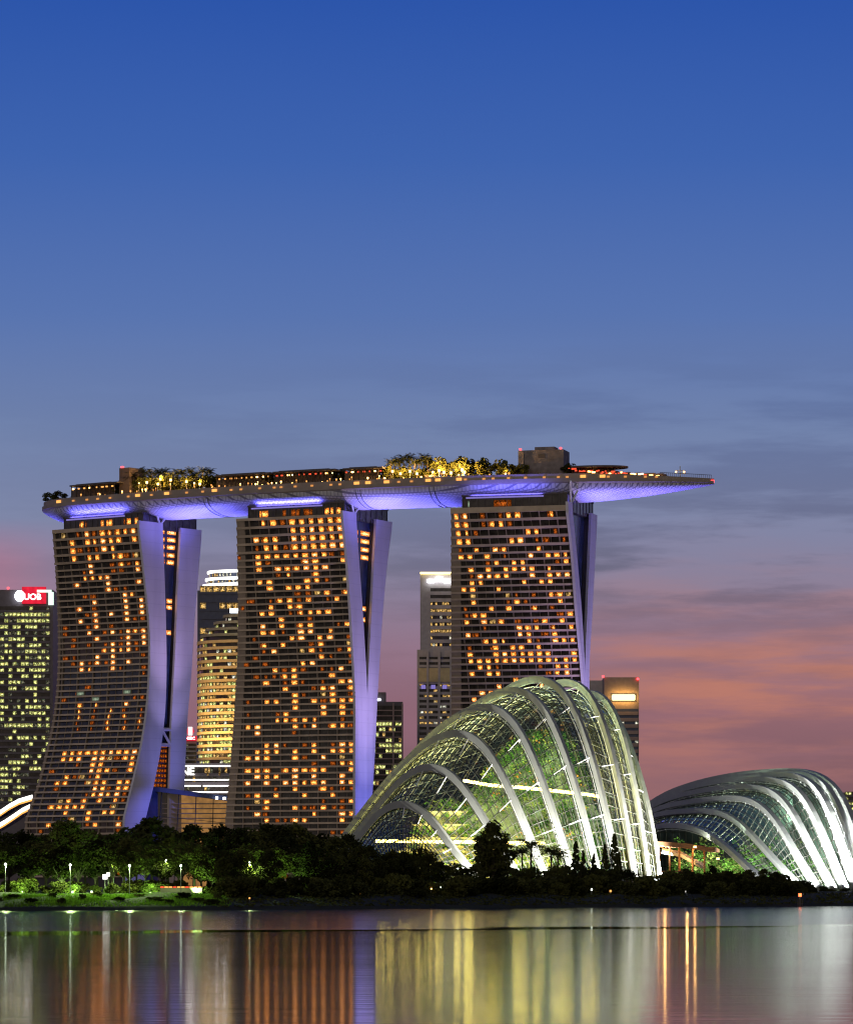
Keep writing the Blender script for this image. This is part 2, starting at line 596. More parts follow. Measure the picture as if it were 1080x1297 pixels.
# a breeze roughens the far water; a glassy slick lies along its edge; nearer water is calmer
sw = N(t, 'ShaderNodeSeparateXYZ')
L(t, g.outputs['Object'], sw.inputs[0])
edge = math_node(t, 'SUBTRACT', sw.outputs[1], math_node(t, 'ADD', math_node(t, 'MULTIPLY', sw.outputs[0], 1.05), 500))
edge = math_node(t, 'ADD', edge, math_node(t, 'MULTIPLY', math_node(t, 'SUBTRACT', n1.outputs[0], 0.5), 80))
def smooth(x, a_, b_):
    q = N(t, 'ShaderNodeMapRange', interpolation_type='SMOOTHSTEP')
    L(t, x, q.inputs[0])
    q.inputs[1].default_value, q.inputs[2].default_value = a_, b_
    return q.outputs[0]
wid = math_node(t, 'SUBTRACT', 20, math_node(t, 'MULTIPLY', sw.outputs[0], 0.33))
slick = math_node(t, 'MULTIPLY', smooth(edge, -4, 2), math_node(t, 'SUBTRACT', 1, smooth(math_node(t, 'SUBTRACT', edge, wid), 0, 8)))
far_ = smooth(edge, 4, 26)
rgh = math_node(t, 'ADD', math_node(t, 'ADD', math_node(t, 'MULTIPLY', n1.outputs[0], 0.05), 0.056), math_node(t, 'MULTIPLY', far_, 0.032))
rgh = math_node(t, 'MULTIPLY', rgh, math_node(t, 'SUBTRACT', 1, math_node(t, 'MULTIPLY', slick, 0.8)))
L(t, rgh, b.inputs['Roughness'])
mp2 = N(t, 'ShaderNodeMapping')
mp2.inputs['Scale'].default_value = (0.07, 0.45, 1)
L(t, g.outputs['Object'], mp2.inputs[0])
n2 = N(t, 'ShaderNodeTexNoise')
n2.inputs['Scale'].default_value = 1.0
n2.inputs['Detail'].default_value = 3
L(t, mp2.outputs[0], n2.inputs['Vector'])
bp = N(t, 'ShaderNodeBump')
bp.inputs['Strength'].default_value = 0.3
bp.inputs['Distance'].default_value = 0.06
L(t, n2.outputs[0], bp.inputs['Height'])
L(t, bp.outputs[0], b.inputs['Normal'])
tag(w.build('water', wm), kind='structure')

PROF = [(-60, -4.0), (-8, -0.9), (0, 0.0), (1.2, 0.75), (4, 1.0), (12, 2.1), (22, 3.1), (34, 3.9), (60, 4.2), (120, 4.4), (300, 4.8), (900, 5.0), (3000, 5.0), (9000, 5.0)]


def gz(x, y):
    o = y - shore(x)
    return float(np.interp(o, [p[0] for p in PROF], [p[1] for p in PROF]))


gm = MB()
xs = list(np.linspace(-420, 420, 141))
xs = [-4000, -2000, -1000, -600] + xs + [600, 1000, 2000, 4000]
rows = []
for off, z in PROF:
    row = []
    for x in xs:
        xx = max(-420, min(420, x))
        jit = 0.0 if off <= 0 or off > 60 else 0.35 * math.sin(x * 0.31 + off) + 0.2 * math.sin(x * 0.83 + off * 2)
        row.append((x, shore(xx) + off, z + jit * min(1, off / 10) * (1 if off < 60 else 0)))
    rows.append(row)
gm.loft(rows, cap=False, closed=False)
tag(gm.build('ground', M['soil'], smooth=True), kind='structure')


# ------------------------------------------------------------------ window splitting: 100 largest are parts, the rest one part
def add_windows(root, items, cap=100, name='window'):
    """items: list of (quad points, material key)"""
    def area(q):
        return (Vector(q[1]) - Vector(q[0])).length * (Vector(q[3]) - Vector(q[0])).length
    items = sorted(items, key=lambda it: -area(it[0]))
    for q, mk in items[:cap]:
        mb = MB()
        mb.face(q, UNIT_UV)
        mb.build(name, M[mk], root)
    if items[cap:]:
        me_items = items[cap:]
        mb = MB()
        for q, mk in me_items:
            mb.face(q, UNIT_UV)
        o = mb.build('lit_' + name, None, root)
        keys = sorted(set(mk for _, mk in me_items))
        for k in keys:
            o.data.materials.append(M[k])
        for p, (_, mk) in zip(o.data.polygons, me_items):
            p.material_index = keys.index(mk)
        o['kind'] = 'stuff'


# ------------------------------------------------------------------ hotel towers
def hermite(xs, ys):
    xs, ys = np.array(xs, float), np.array(ys, float)
    m = np.gradient(ys, xs)

    def f(x):
        if x <= xs[0]:
            return float(ys[0] + m[0] * (x - xs[0]))
        if x >= xs[-1]:
            return float(ys[-1])
        i = int(np.searchsorted(xs, x) - 1)
        i = max(0, min(len(xs) - 2, i))
        h = xs[i + 1] - xs[i]
        s = (x - xs[i]) / h
        return float((2 * s**3 - 3 * s**2 + 1) * ys[i] + (s**3 - 2 * s**2 + s) * h * m[i] + (-2 * s**3 + 3 * s**2) * ys[i + 1] + (s**3 - s**2) * h * m[i + 1])
    return f


T1_LIT = """.1.s1s1s1s1..|..1.1s111.1..|..1...1s.....|..1.1s.s1s1s.|....1..s1s1s.|...s1..s..1s.|...sss1......|..1...1...11.|......1ss....|...s....1s...|....1...1.1s.|..1.....1.1s.|...s1.1.1.1ss|..1.1...1....|...s1......11|...1..1s1s1..|....1..s1.1.s|.....s1s1.1.s|.....s1s1s..1|....1.1......|..1s1s1.1....|..1s..1s..ss.|...........s.|.............|.............|..g.....g....|....g........|..1.s...1....|..s.s.s.s.s..|..s.s.s.s.s..|..s.s.s.s.s..|..s.s.s.s.s..|.............|.............|.............|.111111111111|.111.111.1s1.|.....11...1s1|.....111s.111|..1s1.1....11|.11..111.11..|......11s1111|.....s11s1.1.|..11.1.1.1...|.11111...1...|...1..1.11.1.|....1.1......|.111...1..11."""
T2_LIT = """...s1.111111.|......111111.|..111.1111s1.|..s1ss111111.|..11111111ss.|..1....11..1.|..1.111111...|.....s..1...1|..11...11s.1.|...1.111.....|........11.11|....11.1.s1..|...1.11......|..11..ss11...|....1........|..1.1.11...1.|..11s.11.s..s|.....11.s1...|..1.1...1..11|..s1..11s.s11|........1..s1|......11...s1|...1.1....1..|...s11...1...|..1..1s...111|....1...11.1.|.....1s.11.s1|..11.1.1s1111|.....1..1.1..|...s1...1.1s.|...s1s1s.....|11...1.1.11s1|.1...s......s|.............|..11s..1..111|.111.1.1.1111|111..1..1.1..|..........111|111.11111..11|.111.1.1..1..|1.1.11111.11s|...s.1..1ss..|.1.1..1..1...|.11........1.|..1..1..1s...|.1s....s..111|..1ss11...1.1"""
T3_LIT = """11...s11...s.|11..11.......|1s......1s.s.|11....11.s...|..s.11...1...|11.1....1.11s|....1.11....1|.1.1.1111.s..|..1111..1.111|.11....1.11..|11..1........|.1...1....111|.1....1....1.|...1.1..1....|s11.........1|1.111.s..1.1.|......111.s.1|1.....11..1..|..11s..1..111|...1.11.1....|1..111s111..1|1111111111s11|.11.......11.|1.11......s1.|.....1.......|...1....1....|.11..........|1............|1s.....1.....|...1...1.1...|.1....1......|..1.1.....1..|1......1..1..|....1...1....|.1.1......1..|...1..1...1.."""


def tower(label, pc, yc, theta, uR, ys, fl, fr, bl, br, lf, lit, col_px, pitch_px, top_rows, n_rows, spots, crown_lit, left_strip):
    th = R(theta)
    c, s = math.cos(th), math.sin(th)
    xc = (pc - HX) / F * yc
    dref = yc - 20
    zs_t = [zat(y, dref) for y in ys][::-1]

    def W(u, v, z):
        return Vector((xc + u * c + v * s, yc - u * s + v * c, z))

    def sv(u, px):
        k = (px - HX) / F
        return (xc + u * c - k * (yc - u * s)) / (k * c - s)

    def su(v, px):
        k = (px - HX) / F
        return (k * (yc + v * c) - xc - v * s) / (c + k * s)

    Pfl, Pfr, Pbl, Pbr, Plf = [hermite(zs_t, a[::-1]) for a in (fl, fr, bl, br, lf)]
    zlo = zs_t[0]

    def prof(z):
        zz = max(z, zlo)
        v1 = sv(uR, Pfl(zz))
        v2 = sv(uR, Pfr(zz))
        v3 = max(v2 + 0.1, sv(uR, Pbl(zz)))
        v4 = sv(uR, Pbr(zz))
        return v1, v2, v3, v4, su(v1, Plf(zz))

    ZT, ZB = 191.0, 4.0
    root = thing('hotel_tower', label, 'tower', (xc, yc, ZB), 'hotel towers under the sky deck')
    zl = [ZB + (ZT - ZB) * i / 60 for i in range(61)]
    P = {z: prof(z) for z in zl}
    # slabs
    mb = MB()
    mb.loft([[W(P[z][4] + 0.3, P[z][0] + 1.2, z), W(uR - 0.2, P[z][0] + 1.2, z), W(uR - 0.2, P[z][1] - 0.4, z), W(P[z][4] + 0.3, P[z][1] - 0.4, z)] for z in zl])
    mb.build('front_slab', M['slab'], root)
    mb = MB()
    mb.loft([[W(P[z][4] + 0.3, P[z][2] + 0.4, z), W(uR - 0.2, P[z][2] + 0.4, z), W(uR - 0.2, P[z][3] - 0.3, z), W(P[z][4] + 0.3, P[z][3] - 0.3, z)] for z in zl])
    mb.build('rear_slab', M['slab'], root)
    # end fins
    for a, bb, ov, dz in ((0, 1, 1.1, 2.5), (2, 3, 0.3, 1.2)):
        mb = MB()
        zz = zl[:-1] + [ZT + dz]
        rings = []
        for z in zz:
            p = prof(z)
            rings.append([W(uR, p[a] - ov, z), W(uR + 1.3, p[a] - ov, z), W(uR + 1.3, p[bb], z), W(uR, p[bb], z)])
        mb.loft(rings)
        mb.build('end_fin', M['fin'], root)
    # atrium glass between the slabs
    mb = MB()
    lz = [z for z in zl if prof(z)[2] - prof(z)[1] > 0.35]
    for z0, z1 in zip(zl[:-1], zl[1:]):
        if z0 in lz or z1 in lz:
            p0, p1 = P[z0], P[z1]
            mb.face([W(uR - 2.2, p0[1], z0), W(uR - 2.2, p0[2], z0), W(uR - 2.2, p1[2], z1), W(uR - 2.2, p1[1], z1)])
    mb.build('atrium_glass', M['atrium'], root)
    # rows
    zr = []
    z = zat(top_rows[0], dref)
    for i in range(n_rows):
        zr.append(z)
        z -= (top_rows[1] if i < 4 else top_rows[2])
    # columns at fixed u on the grid taken at the top storey
    zt = zr[0]
    v1t = prof(zt)[0]
    ucols = [su(v1t, col_px + pitch_px * i) for i in range(-1, 12)]
    pu = (ucols[-1] - ucols[0]) / 12
    bands, divs, dark, litw = MB(), MB(), MB(), []
    patt = lit.split('|')
    for i, z in enumerate(zr):
        h = (top_rows[1] if i < 4 else top_rows[2])
        zb0, zb1 = z - h * 0.5, z - h * 0.5 + h * 0.30
        p0, p1, pm = prof(zb0), prof(zb1), prof(z)
        bands.hexa([W(p0[4], p0[0], zb0), W(uR, p0[0], zb0), W(uR, p0[0] + 1.1, zb0), W(p0[4], p0[0] + 1.1, zb0)],
                   [W(p1[4], p1[0], zb1), W(uR, p1[0], zb1), W(uR, p1[0] + 1.1, zb1), W(p1[4], p1[0] + 1.1, zb1)])
        zt_, pt = z + h * 0.5, prof(z + h * 0.5)
        uL = max(p1[4], pt[4])
        strip = uL + left_strip
        # plain end bay with a blank wall
        divs.hexa([W(uL, p1[0] + 0.35, zb1), W(strip, p1[0] + 0.35, zb1), W(strip, p1[0] + 1.1, zb1), W(uL, p1[0] + 1.1, zb1)],
                  [W(uL, pt[0] + 0.35, zt_), W(strip, pt[0] + 0.35, zt_), W(strip, pt[0] + 1.1, zt_), W(uL, pt[0] + 1.1, zt_)])
        uu = ucols[0] - pu * 3.5
        k = -3
        while uu < uR:
            if uu > strip + 0.3 and uu < uR - 0.4:
                wd = 0.22 if k % 2 == 0 else 0.07
                pr = 0.15 if k % 2 == 0 else 0.7
                divs.hexa([W(uu - wd, p1[0] + pr, zb1), W(uu + wd, p1[0] + pr, zb1), W(uu + wd, p1[0] + 1.1, zb1), W(uu - wd, p1[0] + 1.1, zb1)],
                          [W(uu - wd, pt[0] + pr, zt_), W(uu + wd, pt[0] + pr, zt_), W(uu + wd, pt[0] + 1.1, zt_), W(uu - wd, pt[0] + 1.1, zt_)])
            uu += pu
            k += 1
        # dark glazing of the whole storey
        dark.face([W(strip, p1[0] + 1.02, zb1), W(uR - 0.3, p1[0] + 1.02, zb1), W(uR - 0.3, pt[0] + 1.02, zt_), W(strip, pt[0] + 1.02, zt_)], UNIT_UV)
        row = patt[i] if i < len(patt) else '.' * 13
        for j, ch in enumerate(row):
            if ch == '.':
                if 26 < i < 35 and spots or rng.random() > 0.13:
                    continue
                ch = 'x'
            uc = ucols[j]
            if ch == 'x':
                wd, mk = pu * rng.uniform(0.12, 0.30), 'win_dim'
            elif ch == 's':
                wd, mk = pu * (rng.uniform(0.13, 0.24) if not (spots and 26 < i < 32) else 0.10), ('win_dim' if rng.random() < 0.6 else 'win_orange')
                uc += pu * rng.uniform(-0.15, 0.15)
            elif ch == 'g':
                wd, mk = pu * 0.45, 'win_green'
            else:
                wd, mk = pu * rng.uniform(0.22, 0.33), 'win_orange'
                if spots and i > 4 and i < 22:
                    mk, wd = 'win_spot', pu * 0.24
                elif rng.random() < 0.2:
                    mk = 'win_spot'
                elif rng.random() < 0.08:
                    mk = 'win_gold'
            a0, a1 = uc - wd, uc + wd
            if a1 > uR - 0.4:
                a1 = uR - 0.4
            if a0 < uL + 0.3:
                a0 = uL + 0.3
            if a1 - a0 < 0.5:
                continue
            z0, z1 = zb1 + 0.05, zt_ - 0.12
            if ch == '1' and mk == 'win_orange':
                z0 -= h * 0.06
            q0, q1 = prof(z0), prof(z1)
            o = 0.30
            litw.append(([W(a0, q0[0] + o, z0), W(a1, q0[0] + o, z0), W(a1, q1[0] + o, z1), W(a0, q1[0] + o, z1)], mk))
            # a dim glow in the neighbouring pane, as curtains pass light on
            if rng.random() < (0.35 if spots else 0.16) and a0 - 1.2 > uL + 0.3:
                litw.append(([W(a0 - 1.3, q0[0] + 0.6, z0), W(a0 - 0.35, q0[0] + 0.6, z0), W(a0 - 0.35, q1[0] + 0.6, z1), W(a0 - 1.3, q1[0] + 0.6, z1)], 'win_dim'))
    # parapet
    p = prof(ZT)
    bands.hexa([W(p[4], p[0], zr[0] + top_rows[1] * 0.5), W(uR, p[0], zr[0] + top_rows[1] * 0.5), W(uR, p[0] + 1.1, zr[0] + top_rows[1] * 0.5), W(p[4], p[0] + 1.1, zr[0] + top_rows[1] * 0.5)],
               [W(p[4], p[0], ZT + 0.9), W(uR, p[0], ZT + 0.9), W(uR, p[0] + 1.1, ZT + 0.9), W(p[4], p[0] + 1.1, ZT + 0.9)])
    nb_ = len(bands.f)
    k0 = len(bands.v)
    bands.v += divs.v
    bands.f += [tuple(k0 + q for q in f_) for f_ in divs.f]
    bands.uv += divs.uv
    fo = bands.build('facade_lattice', M['band'], root)
    fo.data.materials.append(M['divider'])
    fo.data.polygons.foreach_set('material_index', [0] * nb_ + [1] * (len(bands.f) - nb_))
    dk = dark.build('dark_glazing', M['darkglass'], root)
    # windows in the atrium end
    for z in crown_lit.get('atrium_big', []):
        p = prof(z)
        g0, g1 = p[1], p[2]
        if g1 - g0 < 2:
            continue
        litw.append(([W(uR - 2.0, g0 + (g1 - g0) * 0.50, z - 1.2), W(uR - 2.0, g1 - 0.4, z - 1.2), W(uR - 2.0, g1 - 0.4, z + 1.2), W(uR - 2.0, g0 + (g1 - g0) * 0.50, z + 1.2)], 'win_spot'))
        litw.append(([W(uR - 2.0, g0 + (g1 - g0) * 0.12, z - 1.2), W(uR - 2.0, g0 + (g1 - g0) * 0.36, z - 1.2), W(uR - 2.0, g0 + (g1 - g0) * 0.36, z + 1.2), W(uR - 2.0, g0 + (g1 - g0) * 0.12, z + 1.2)], 'win_orange'))
    for z in crown_lit.get('atrium_small', []):
        p = prof(z)
        if p[2] - p[1] < 0.8:
            continue
        wv = min(3.0, p[2] - p[1] - 0.3)
        litw.append(([W(uR - 2.0, p[1] + 0.15, z - 1.1), W(uR - 2.0, p[1] + wv, z - 1.1), W(uR - 2.0, p[1] + wv, z + 1.1), W(uR - 2.0, p[1] + 0.15, z + 1.1)], 'win_dim'))
    # crown: a set-back glazed storey that carries the deck
    p = prof(ZT)
    cu0, cu1, cv0, cv1 = p[4] + 5.0, uR - 0.5, p[0] + 4.0, p[3] - 2.5
    crown = MB()
    crown.hexa([W(cu0, cv0, ZT - 1), W(cu1, cv0, ZT - 1), W(cu1, cv1, ZT - 1), W(cu0, cv1, ZT - 1)],
               [W(cu0, cv0, ZT + 7.2), W(cu1, cv0, ZT + 7.2), W(cu1, cv1, ZT + 7.2), W(cu0, cv1, ZT + 7.2)])
    cr = crown.build('crown_storey', M['darkglass'], root)
    cm = MB()
    nb = 14
    for i in range(nb + 1):
        uu = cu0 + (cu1 - cu0) * i / nb
        cm.hexa([W(uu - 0.15, cv0 - 0.3, ZT - 1), W(uu + 0.15, cv0 - 0.3, ZT - 1), W(uu + 0.15, cv0 + 0.05, ZT - 1), W(uu - 0.15, cv0 + 0.05, ZT - 1)],
                [W(uu - 0.15, cv0 - 0.3, ZT + 6.8), W(uu + 0.15, cv0 - 0.3, ZT + 6.8), W(uu + 0.15, cv0 + 0.05, ZT + 6.8), W(uu - 0.15, cv0 + 0.05, ZT + 6.8)])
    for i in range(9):
        vv = cv0 + (cv1 - cv0) * i / 8
        cm.hexa([W(cu1 - 0.05, vv - 0.15, ZT - 1), W(cu1 + 0.25, vv - 0.15, ZT - 1), W(cu1 + 0.25, vv + 0.15, ZT - 1), W(cu1 - 0.05, vv + 0.15, ZT - 1)],
                [W(cu1 - 0.05, vv - 0.15, ZT + 6.8), W(cu1 + 0.25, vv - 0.15, ZT + 6.8), W(cu1 + 0.25, vv + 0.15, ZT + 6.8), W(cu1 - 0.05, vv + 0.15, ZT + 6.8)])
    cm.hexa([W(cu0 - 0.5, cv0 - 0.5, ZT + 6.8), W(cu1 + 0.5, cv0 - 0.5, ZT + 6.8), W(cu1 + 0.5, cv1 + 0.5, ZT + 6.8), W(cu0 - 0.5, cv1 + 0.5, ZT + 6.8)],
            [W(cu0 - 0.5, cv0 - 0.5, ZT + 7.5), W(cu1 + 0.5, cv0 - 0.5, ZT + 7.5), W(cu1 + 0.5, cv1 + 0.5, ZT + 7.5), W(cu0 - 0.5, cv1 + 0.5, ZT + 7.5)])
    cm.build('crown_frame', M['roofdark'], cr)
    for fr_, wd, mk in crown_lit.get('crown', []):
        uu = cu0 + (cu1 - cu0) * fr_
        litw.append(([W(uu, cv0 - 0.1, ZT + 1.4), W(uu + wd, cv0 - 0.1, ZT + 1.4), W(uu + wd, cv0 - 0.1, ZT + 4.6), W(uu, cv0 - 0.1, ZT + 4.6)], mk))
    st = MB()
    st.hexa([W(cu0 + 2, cv0 - 0.9, ZT + 5.6), W(cu0 + (cu1 - cu0) * 0.78, cv0 - 0.9, ZT + 5.6), W(cu0 + (cu1 - cu0) * 0.78, cv0 - 0.5, ZT + 5.6), W(cu0 + 2, cv0 - 0.5, ZT + 5.6)],
            [W(cu0 + 2, cv0 - 0.9, ZT + 6.3), W(cu0 + (cu1 - cu0) * 0.78, cv0 - 0.9, ZT + 6.3), W(cu0 + (cu1 - cu0) * 0.78, cv0 - 0.5, ZT + 6.3), W(cu0 + 2, cv0 - 0.5, ZT + 6.3)])
    st.build('light_strip', M['violet'], cr)  # glowing strip put in for the glass rail's edge catching violet light
    # white V strut by the front fin, standing on the parapet
    vs = MB()
    foot = W(uR + 0.6, p[1] - 1.5, ZT + 1.5)
    vs.tube([foot, W(uR + 2.5, p[1] - 9, ZT + 12.5)], 0.55)
    vs.tube([foot, W(uR + 2.5, p[1] + 5, ZT + 9.0)], 0.55)
    vs.build('deck_strut', M['white'], root)
    add_windows(root, litw)
    # violet floodlights at the foot of the end fins, in a shared casing
    vm = (p[0] + p[3]) / 2
    fl_z = 62.0 if spots else 7.0        # the leftmost tower's floodlights stand on the podium roof
    pw4 = (2.4e5, 8.2e4, 2.3e4, 7.0e4) if spots else (0.72e6, 3.8e5, 1.7e5, 5.5e4)
    for zt2, ang, pw, col in zip((172, 125, 75, 30), (44, 56, 80, 80) if spots else (34, 40, 52, 75), pw4, ((0.66, 0.47, 1.0), (0.47, 0.39, 1.0), (0.22, 0.22, 1.0), (0.15, 0.16, 1.0))):
        pz = prof(zt2)
        v_ = (pz[0] + pz[3]) / 2
        lamp('fin_floodlight', 'SPOT', W(uR + 36, vm - 6, fl_z), pw, col, W(uR, v_, zt2), size=1.0, angle=ang, blend=0.9)
    return dict(W=W, prof=prof, uR=uR, root=root, cu0=cu0, cu1=cu1, cv0=cv0, cv1=cv1, ZT=ZT)


def zy(y, d):
    return zat(y, d)


TOW1 = tower('leftmost hotel tower with orange lit rooms and foot flaring out to the left', 160, 2058.7, 36, 27.5,
             [672, 745, 800, 850, 910, 950, 985, 1038],
             [175.5, 184, 188.8, 189, 184.5, 178, 170, 157],
             [203.7, 206.5, 208, 208.5, 206, 201, 194.5, 182],
             [227, 223, 221, 218.5, 215.5, 214, 213, 212],
             [253, 247, 243, 240, 235, 233, 231.5, 231],
             [66, 71, 73, 72.3, 66, 57.5, 49, 31],
             T1_LIT, 79.8, 9.84, (676.5, 4.05, 3.13), 56, True,
             {'atrium_big': [zy(y, 2055) for y in (676, 685.5, 695, 705, 714)] + [zy(y, 2050) for y in (762, 770, 802)],
              'atrium_small': [zy(y, 2050) for y in range(724, 905, 8)],
              'crown': [(0.2, 2.5, 'win_orange'), (0.27, 1.2, 'win_dim'), (0.47, 2, 'win_orange'), (0.54, 4, 'win_orange'), (0.76, 1, 'win_dim'), (0.80, 3, 'win_orange'), (0.9, 2.2, 'win_orange')]}, 1.5)
TOW2 = tower('middle hotel tower standing between the other two with its fins meeting low down', 393, 2000, 26, 28,
             [657, 700, 770, 850, 885, 950, 1035],
             [432.3, 437, 442, 446.8, 448.2, 448.2, 448],
             [448.3, 451.2, 456.3, 461, 462.4, 462.6, 462.6],
             [473.8, 471.4, 468, 463.9, 462.5, 462.7, 462.7],
             [493.9, 488.5, 482, 477, 475, 472, 467],
             [298.8, 299.8, 300.8, 299, 297, 292.5, 285],
             T2_LIT, 309.6, 12.0, (662, 4.1, 3.17), 56, False,
             {'atrium_big': [zy(y, 1995) for y in (675.5, 685.5, 696, 706)] + [zy(y, 1990) for y in (770, 784)],
              'atrium_small': [zy(y, 1990) for y in (716, 724, 733, 803, 812, 822, 838)],
              'crown': [(0.12, 5, 'win_orange'), (0.36, 2, 'win_dim'), (0.45, 5, 'win_dim'), (0.58, 5, 'win_dim'), (0.80, 2.4, 'win_orange'), (0.86, 1.6, 'win_orange'), (0.92, 2.5, 'win_orange')]}, 4.6)
TOW3 = tower('rightmost hotel tower rising behind the tall glass conservatory', 661, 1959, 16, 29.5,
             [649, 700, 770, 850, 900, 1040],
             [716.6, 722.5, 728, 735.5, 739, 740],
             [721.9, 727, 733.3, 738, 741, 742],
             [745.6, 743.5, 740.6, 738.6, 742, 743],
             [753, 750.5, 747, 743, 744, 746],
             [570.5, 570.6, 570.7, 571, 571, 571],
             T3_LIT, 588.6, 11.07, (655.5, 3.98, 3.15), 56, False,
             {'atrium_big': [], 'atrium_small': [zy(y, 1950) for y in (717, 741, 766, 775, 790, 800)],
              'crown': [(0.05, 1.2, 'win_green'), (0.3, 9, 'win_dim')]}, 5.0)

# ------------------------------------------------------------------ sky deck
ARC = {}
x0, y0 = (393 - HX) / F * 2000, 2000.0
SMIN, SMAX = -172, 222


def theta_at(s):
    return R(26 - s * 20 / 228)


for sgn in (-1, 1):
    x, y, s = x0, y0, 0.0
    ARC[0] = (x, y)
    while abs(s) < 240:
        tm = theta_at(s + sgn * 0.5)
        x += sgn * math.cos(tm)
        y -= sgn * math.sin(tm)
        s += sgn
        ARC[int(s)] = (x, y)


def arc(s, off=0.0, z=0.0):
    i = math.floor(s)
    f = s - i
    a, b2 = ARC[i], ARC[i + 1]
    th = theta_at(s)
    return Vector((a[0] + (b2[0] - a[0]) * f + off * math.sin(th), a[1] + (b2[1] - a[1]) * f + off * math.cos(th), z))


def s_for(px, off=0.0):
    lo, hi = -230.0, 230.0
    for _ in range(40):
        m_ = (lo + hi) / 2
        q = arc(m_, off)
        if HX + F * q.x / q.y < px:
            lo = m_
        else:
            hi = m_
    return (lo + hi) / 2


SL, SR = s_for(67), s_for(904)


def half_w(s):
    if s < SL + 30:
        f = max(0.0, (s - SL) / 30)
        return 19.5 * (0.38 + 0.62 * math.sin(f * math.pi / 2) ** 0.8)
    if s > SR - 105:
        f = max(0.0, (SR - s) / 105)
        return 19.5 * (0.03 + 0.97 * math.sin(f * math.pi / 2) ** 0.85)
    return 19.5


ZD = 208.0          # deck level


def hull_bottom(s):
    if s < SL + 24:
        f = max(0, (s - SL) / 24)
        return 203.2 - 7.6 * (1 - (1 - f) ** 2)
    if s > SR - 75:
        f = max(0, (SR - s) / 75)
        return 203.4 - 7.8 * (1 - (1 - f) ** 1.8)
    return 195.6


ss = list(np.linspace(SL, SR, 130))
deck_root = thing('sky_deck', 'long boat shaped sky deck laid across the three hotel towers, violet lit underneath', 'sky deck', arc(0, 0, ZD))
hull = MB()
rings = []
for s in ss:
    hw, zb = half_w(s), hull_bottom(s)
    ring = []
    for i in range(15):
        a = math.pi * i / 14
        ring.append(arc(s, -hw * math.cos(a), 203.8 - (203.8 - zb) * math.sin(a) ** 0.9))
    rings.append(ring)
hull.loft(rings, cap=False, closed=False)
hm = bpy.data.materials.new('hull_panelling')
hm.use_nodes = True
t = hm.node_tree
b = t.nodes['Principled BSDF']
b.inputs['Roughness'].default_value = 0.5
g = N(t, 'ShaderNodeTexCoord')
mp = N(t, 'ShaderNodeMapping')
mp.inputs['Rotation'].default_value = (0, 0, R(21))
L(t, g.outputs['Object'], mp.inputs[0])
br = N(t, 'ShaderNodeTexBrick')
br.inputs['Scale'].default_value = 0.25
br.inputs['Mortar Size'].default_value = 0.035
br.inputs['Color1'].default_value = (0.60, 0.59, 0.62, 1)
br.inputs['Color2'].default_value = (0.53, 0.52, 0.56, 1)
br.inputs['Mortar'].default_value = (0.20, 0.19, 0.24, 1)
L(t, mp.outputs[0], br.inputs['Vector'])
L(t, br.outputs[0], b.inputs['Base Color'])
hull.build('hull', hm, deck_root, smooth=True)
# stern cap
cap = MB()
cap.face(rings[0])
cap.build('stern_panel', M['fascia'], deck_root)
fas = MB()
for sgn in (-1, 1):
    rr_ = []
    for s in ss:
        hw = half_w(s)
        drop = 2.2 * max(0, (s - (SR - 60)) / 60)
        rr_.append([arc(s, sgn * hw, 203.8), arc(s, sgn * (hw + 0.5), 204.4), arc(s, sgn * (hw + 0.5), 206.2 - drop * 0.4), arc(s, sgn * (hw - 0.6), 206.3 - drop * 0.4), arc(s, sgn * (hw - 0.6), 208.6 - drop), arc(s, sgn * (hw - 1.2), 208.6 - drop), arc(s, sgn * max(0, hw - 1.3), 203.9)])
    fas.loft(rr_)
fas.build('fascia', M['fascia'], deck_root)
dk = MB()
dk.loft([[arc(s, -half_w(s) + 0.8, 206.6 - 1.5 * max(0, (s - (SR - 60)) / 60)), arc(s, half_w(s) - 0.8, 206.6 - 1.5 * max(0, (s - (SR - 60)) / 60))] for s in ss], closed=False, cap=False)
dk.build('deck_floor', M['deck'], deck_root)
# joints across the hull belly where the sections meet
jt = MB()
for px in (284, 470, 560):
    s = s_for(px)
    for ds in (0, 2.5):
        jt.tube([arc(s + ds, -half_w(s) * math.cos(math.pi * i / 14) , 203.75 - (203.8 - hull_bottom(s)) * math.sin(math.pi * i / 14) ** 0.9 - 0.05) for i in range(15)], 0.18, 4)
jt.build('hull_joint', M['mullion'], deck_root)
# fascia lamps
for i in range(46):
    px = 72 + i * 18.0 + rng.uniform(-6, 6)
    if px > 846:
        break
    s = s_for(px, -19)
    hw = half_w(s)
    lm = MB()
    big = rng.random() < 0.22
    wd = 2.6 if big else 1.3
    a, b2 = arc(s - wd / 2, -hw - 0.35, 0), arc(s + wd / 2, -hw - 0.35, 0)
    a2, b3 = arc(s - wd / 2, -hw + 0.2, 0), arc(s + wd / 2, -hw + 0.2, 0)
    z0_, z1_ = 206.35, 207.2 + (0.5 if big else 0)
    lm.hexa([(q.x, q.y, z0_) for q in (a, b2, b3, a2)], [(q.x, q.y, z1_) for q in (a, b2, b3, a2)])
    lm.build('fascia_lamp', M['fasciaglow'] if not big else M['warmglow'], deck_root)


def on_deck(px, off):
    s = s_for(px, off)
    return s, arc(s, off, 206.6)


def deck_box(mb, px0, px1, off0, off1, z0, z1):
    s0, s1 = s_for(px0, off0), s_for(px1, off0)
    n = max(1, int((s1 - s0) / 8))
    rr2 = []
    for i in range(n + 1):
        s = s0 + (s1 - s0) * i / n
        rr2.append([arc(s, off0, z0), arc(s, off1, z0), arc(s, off1, z1), arc(s, off0, z1)])
    mb.loft(rr2)


def ypx(y, d=1965):
    return zat(y, d)


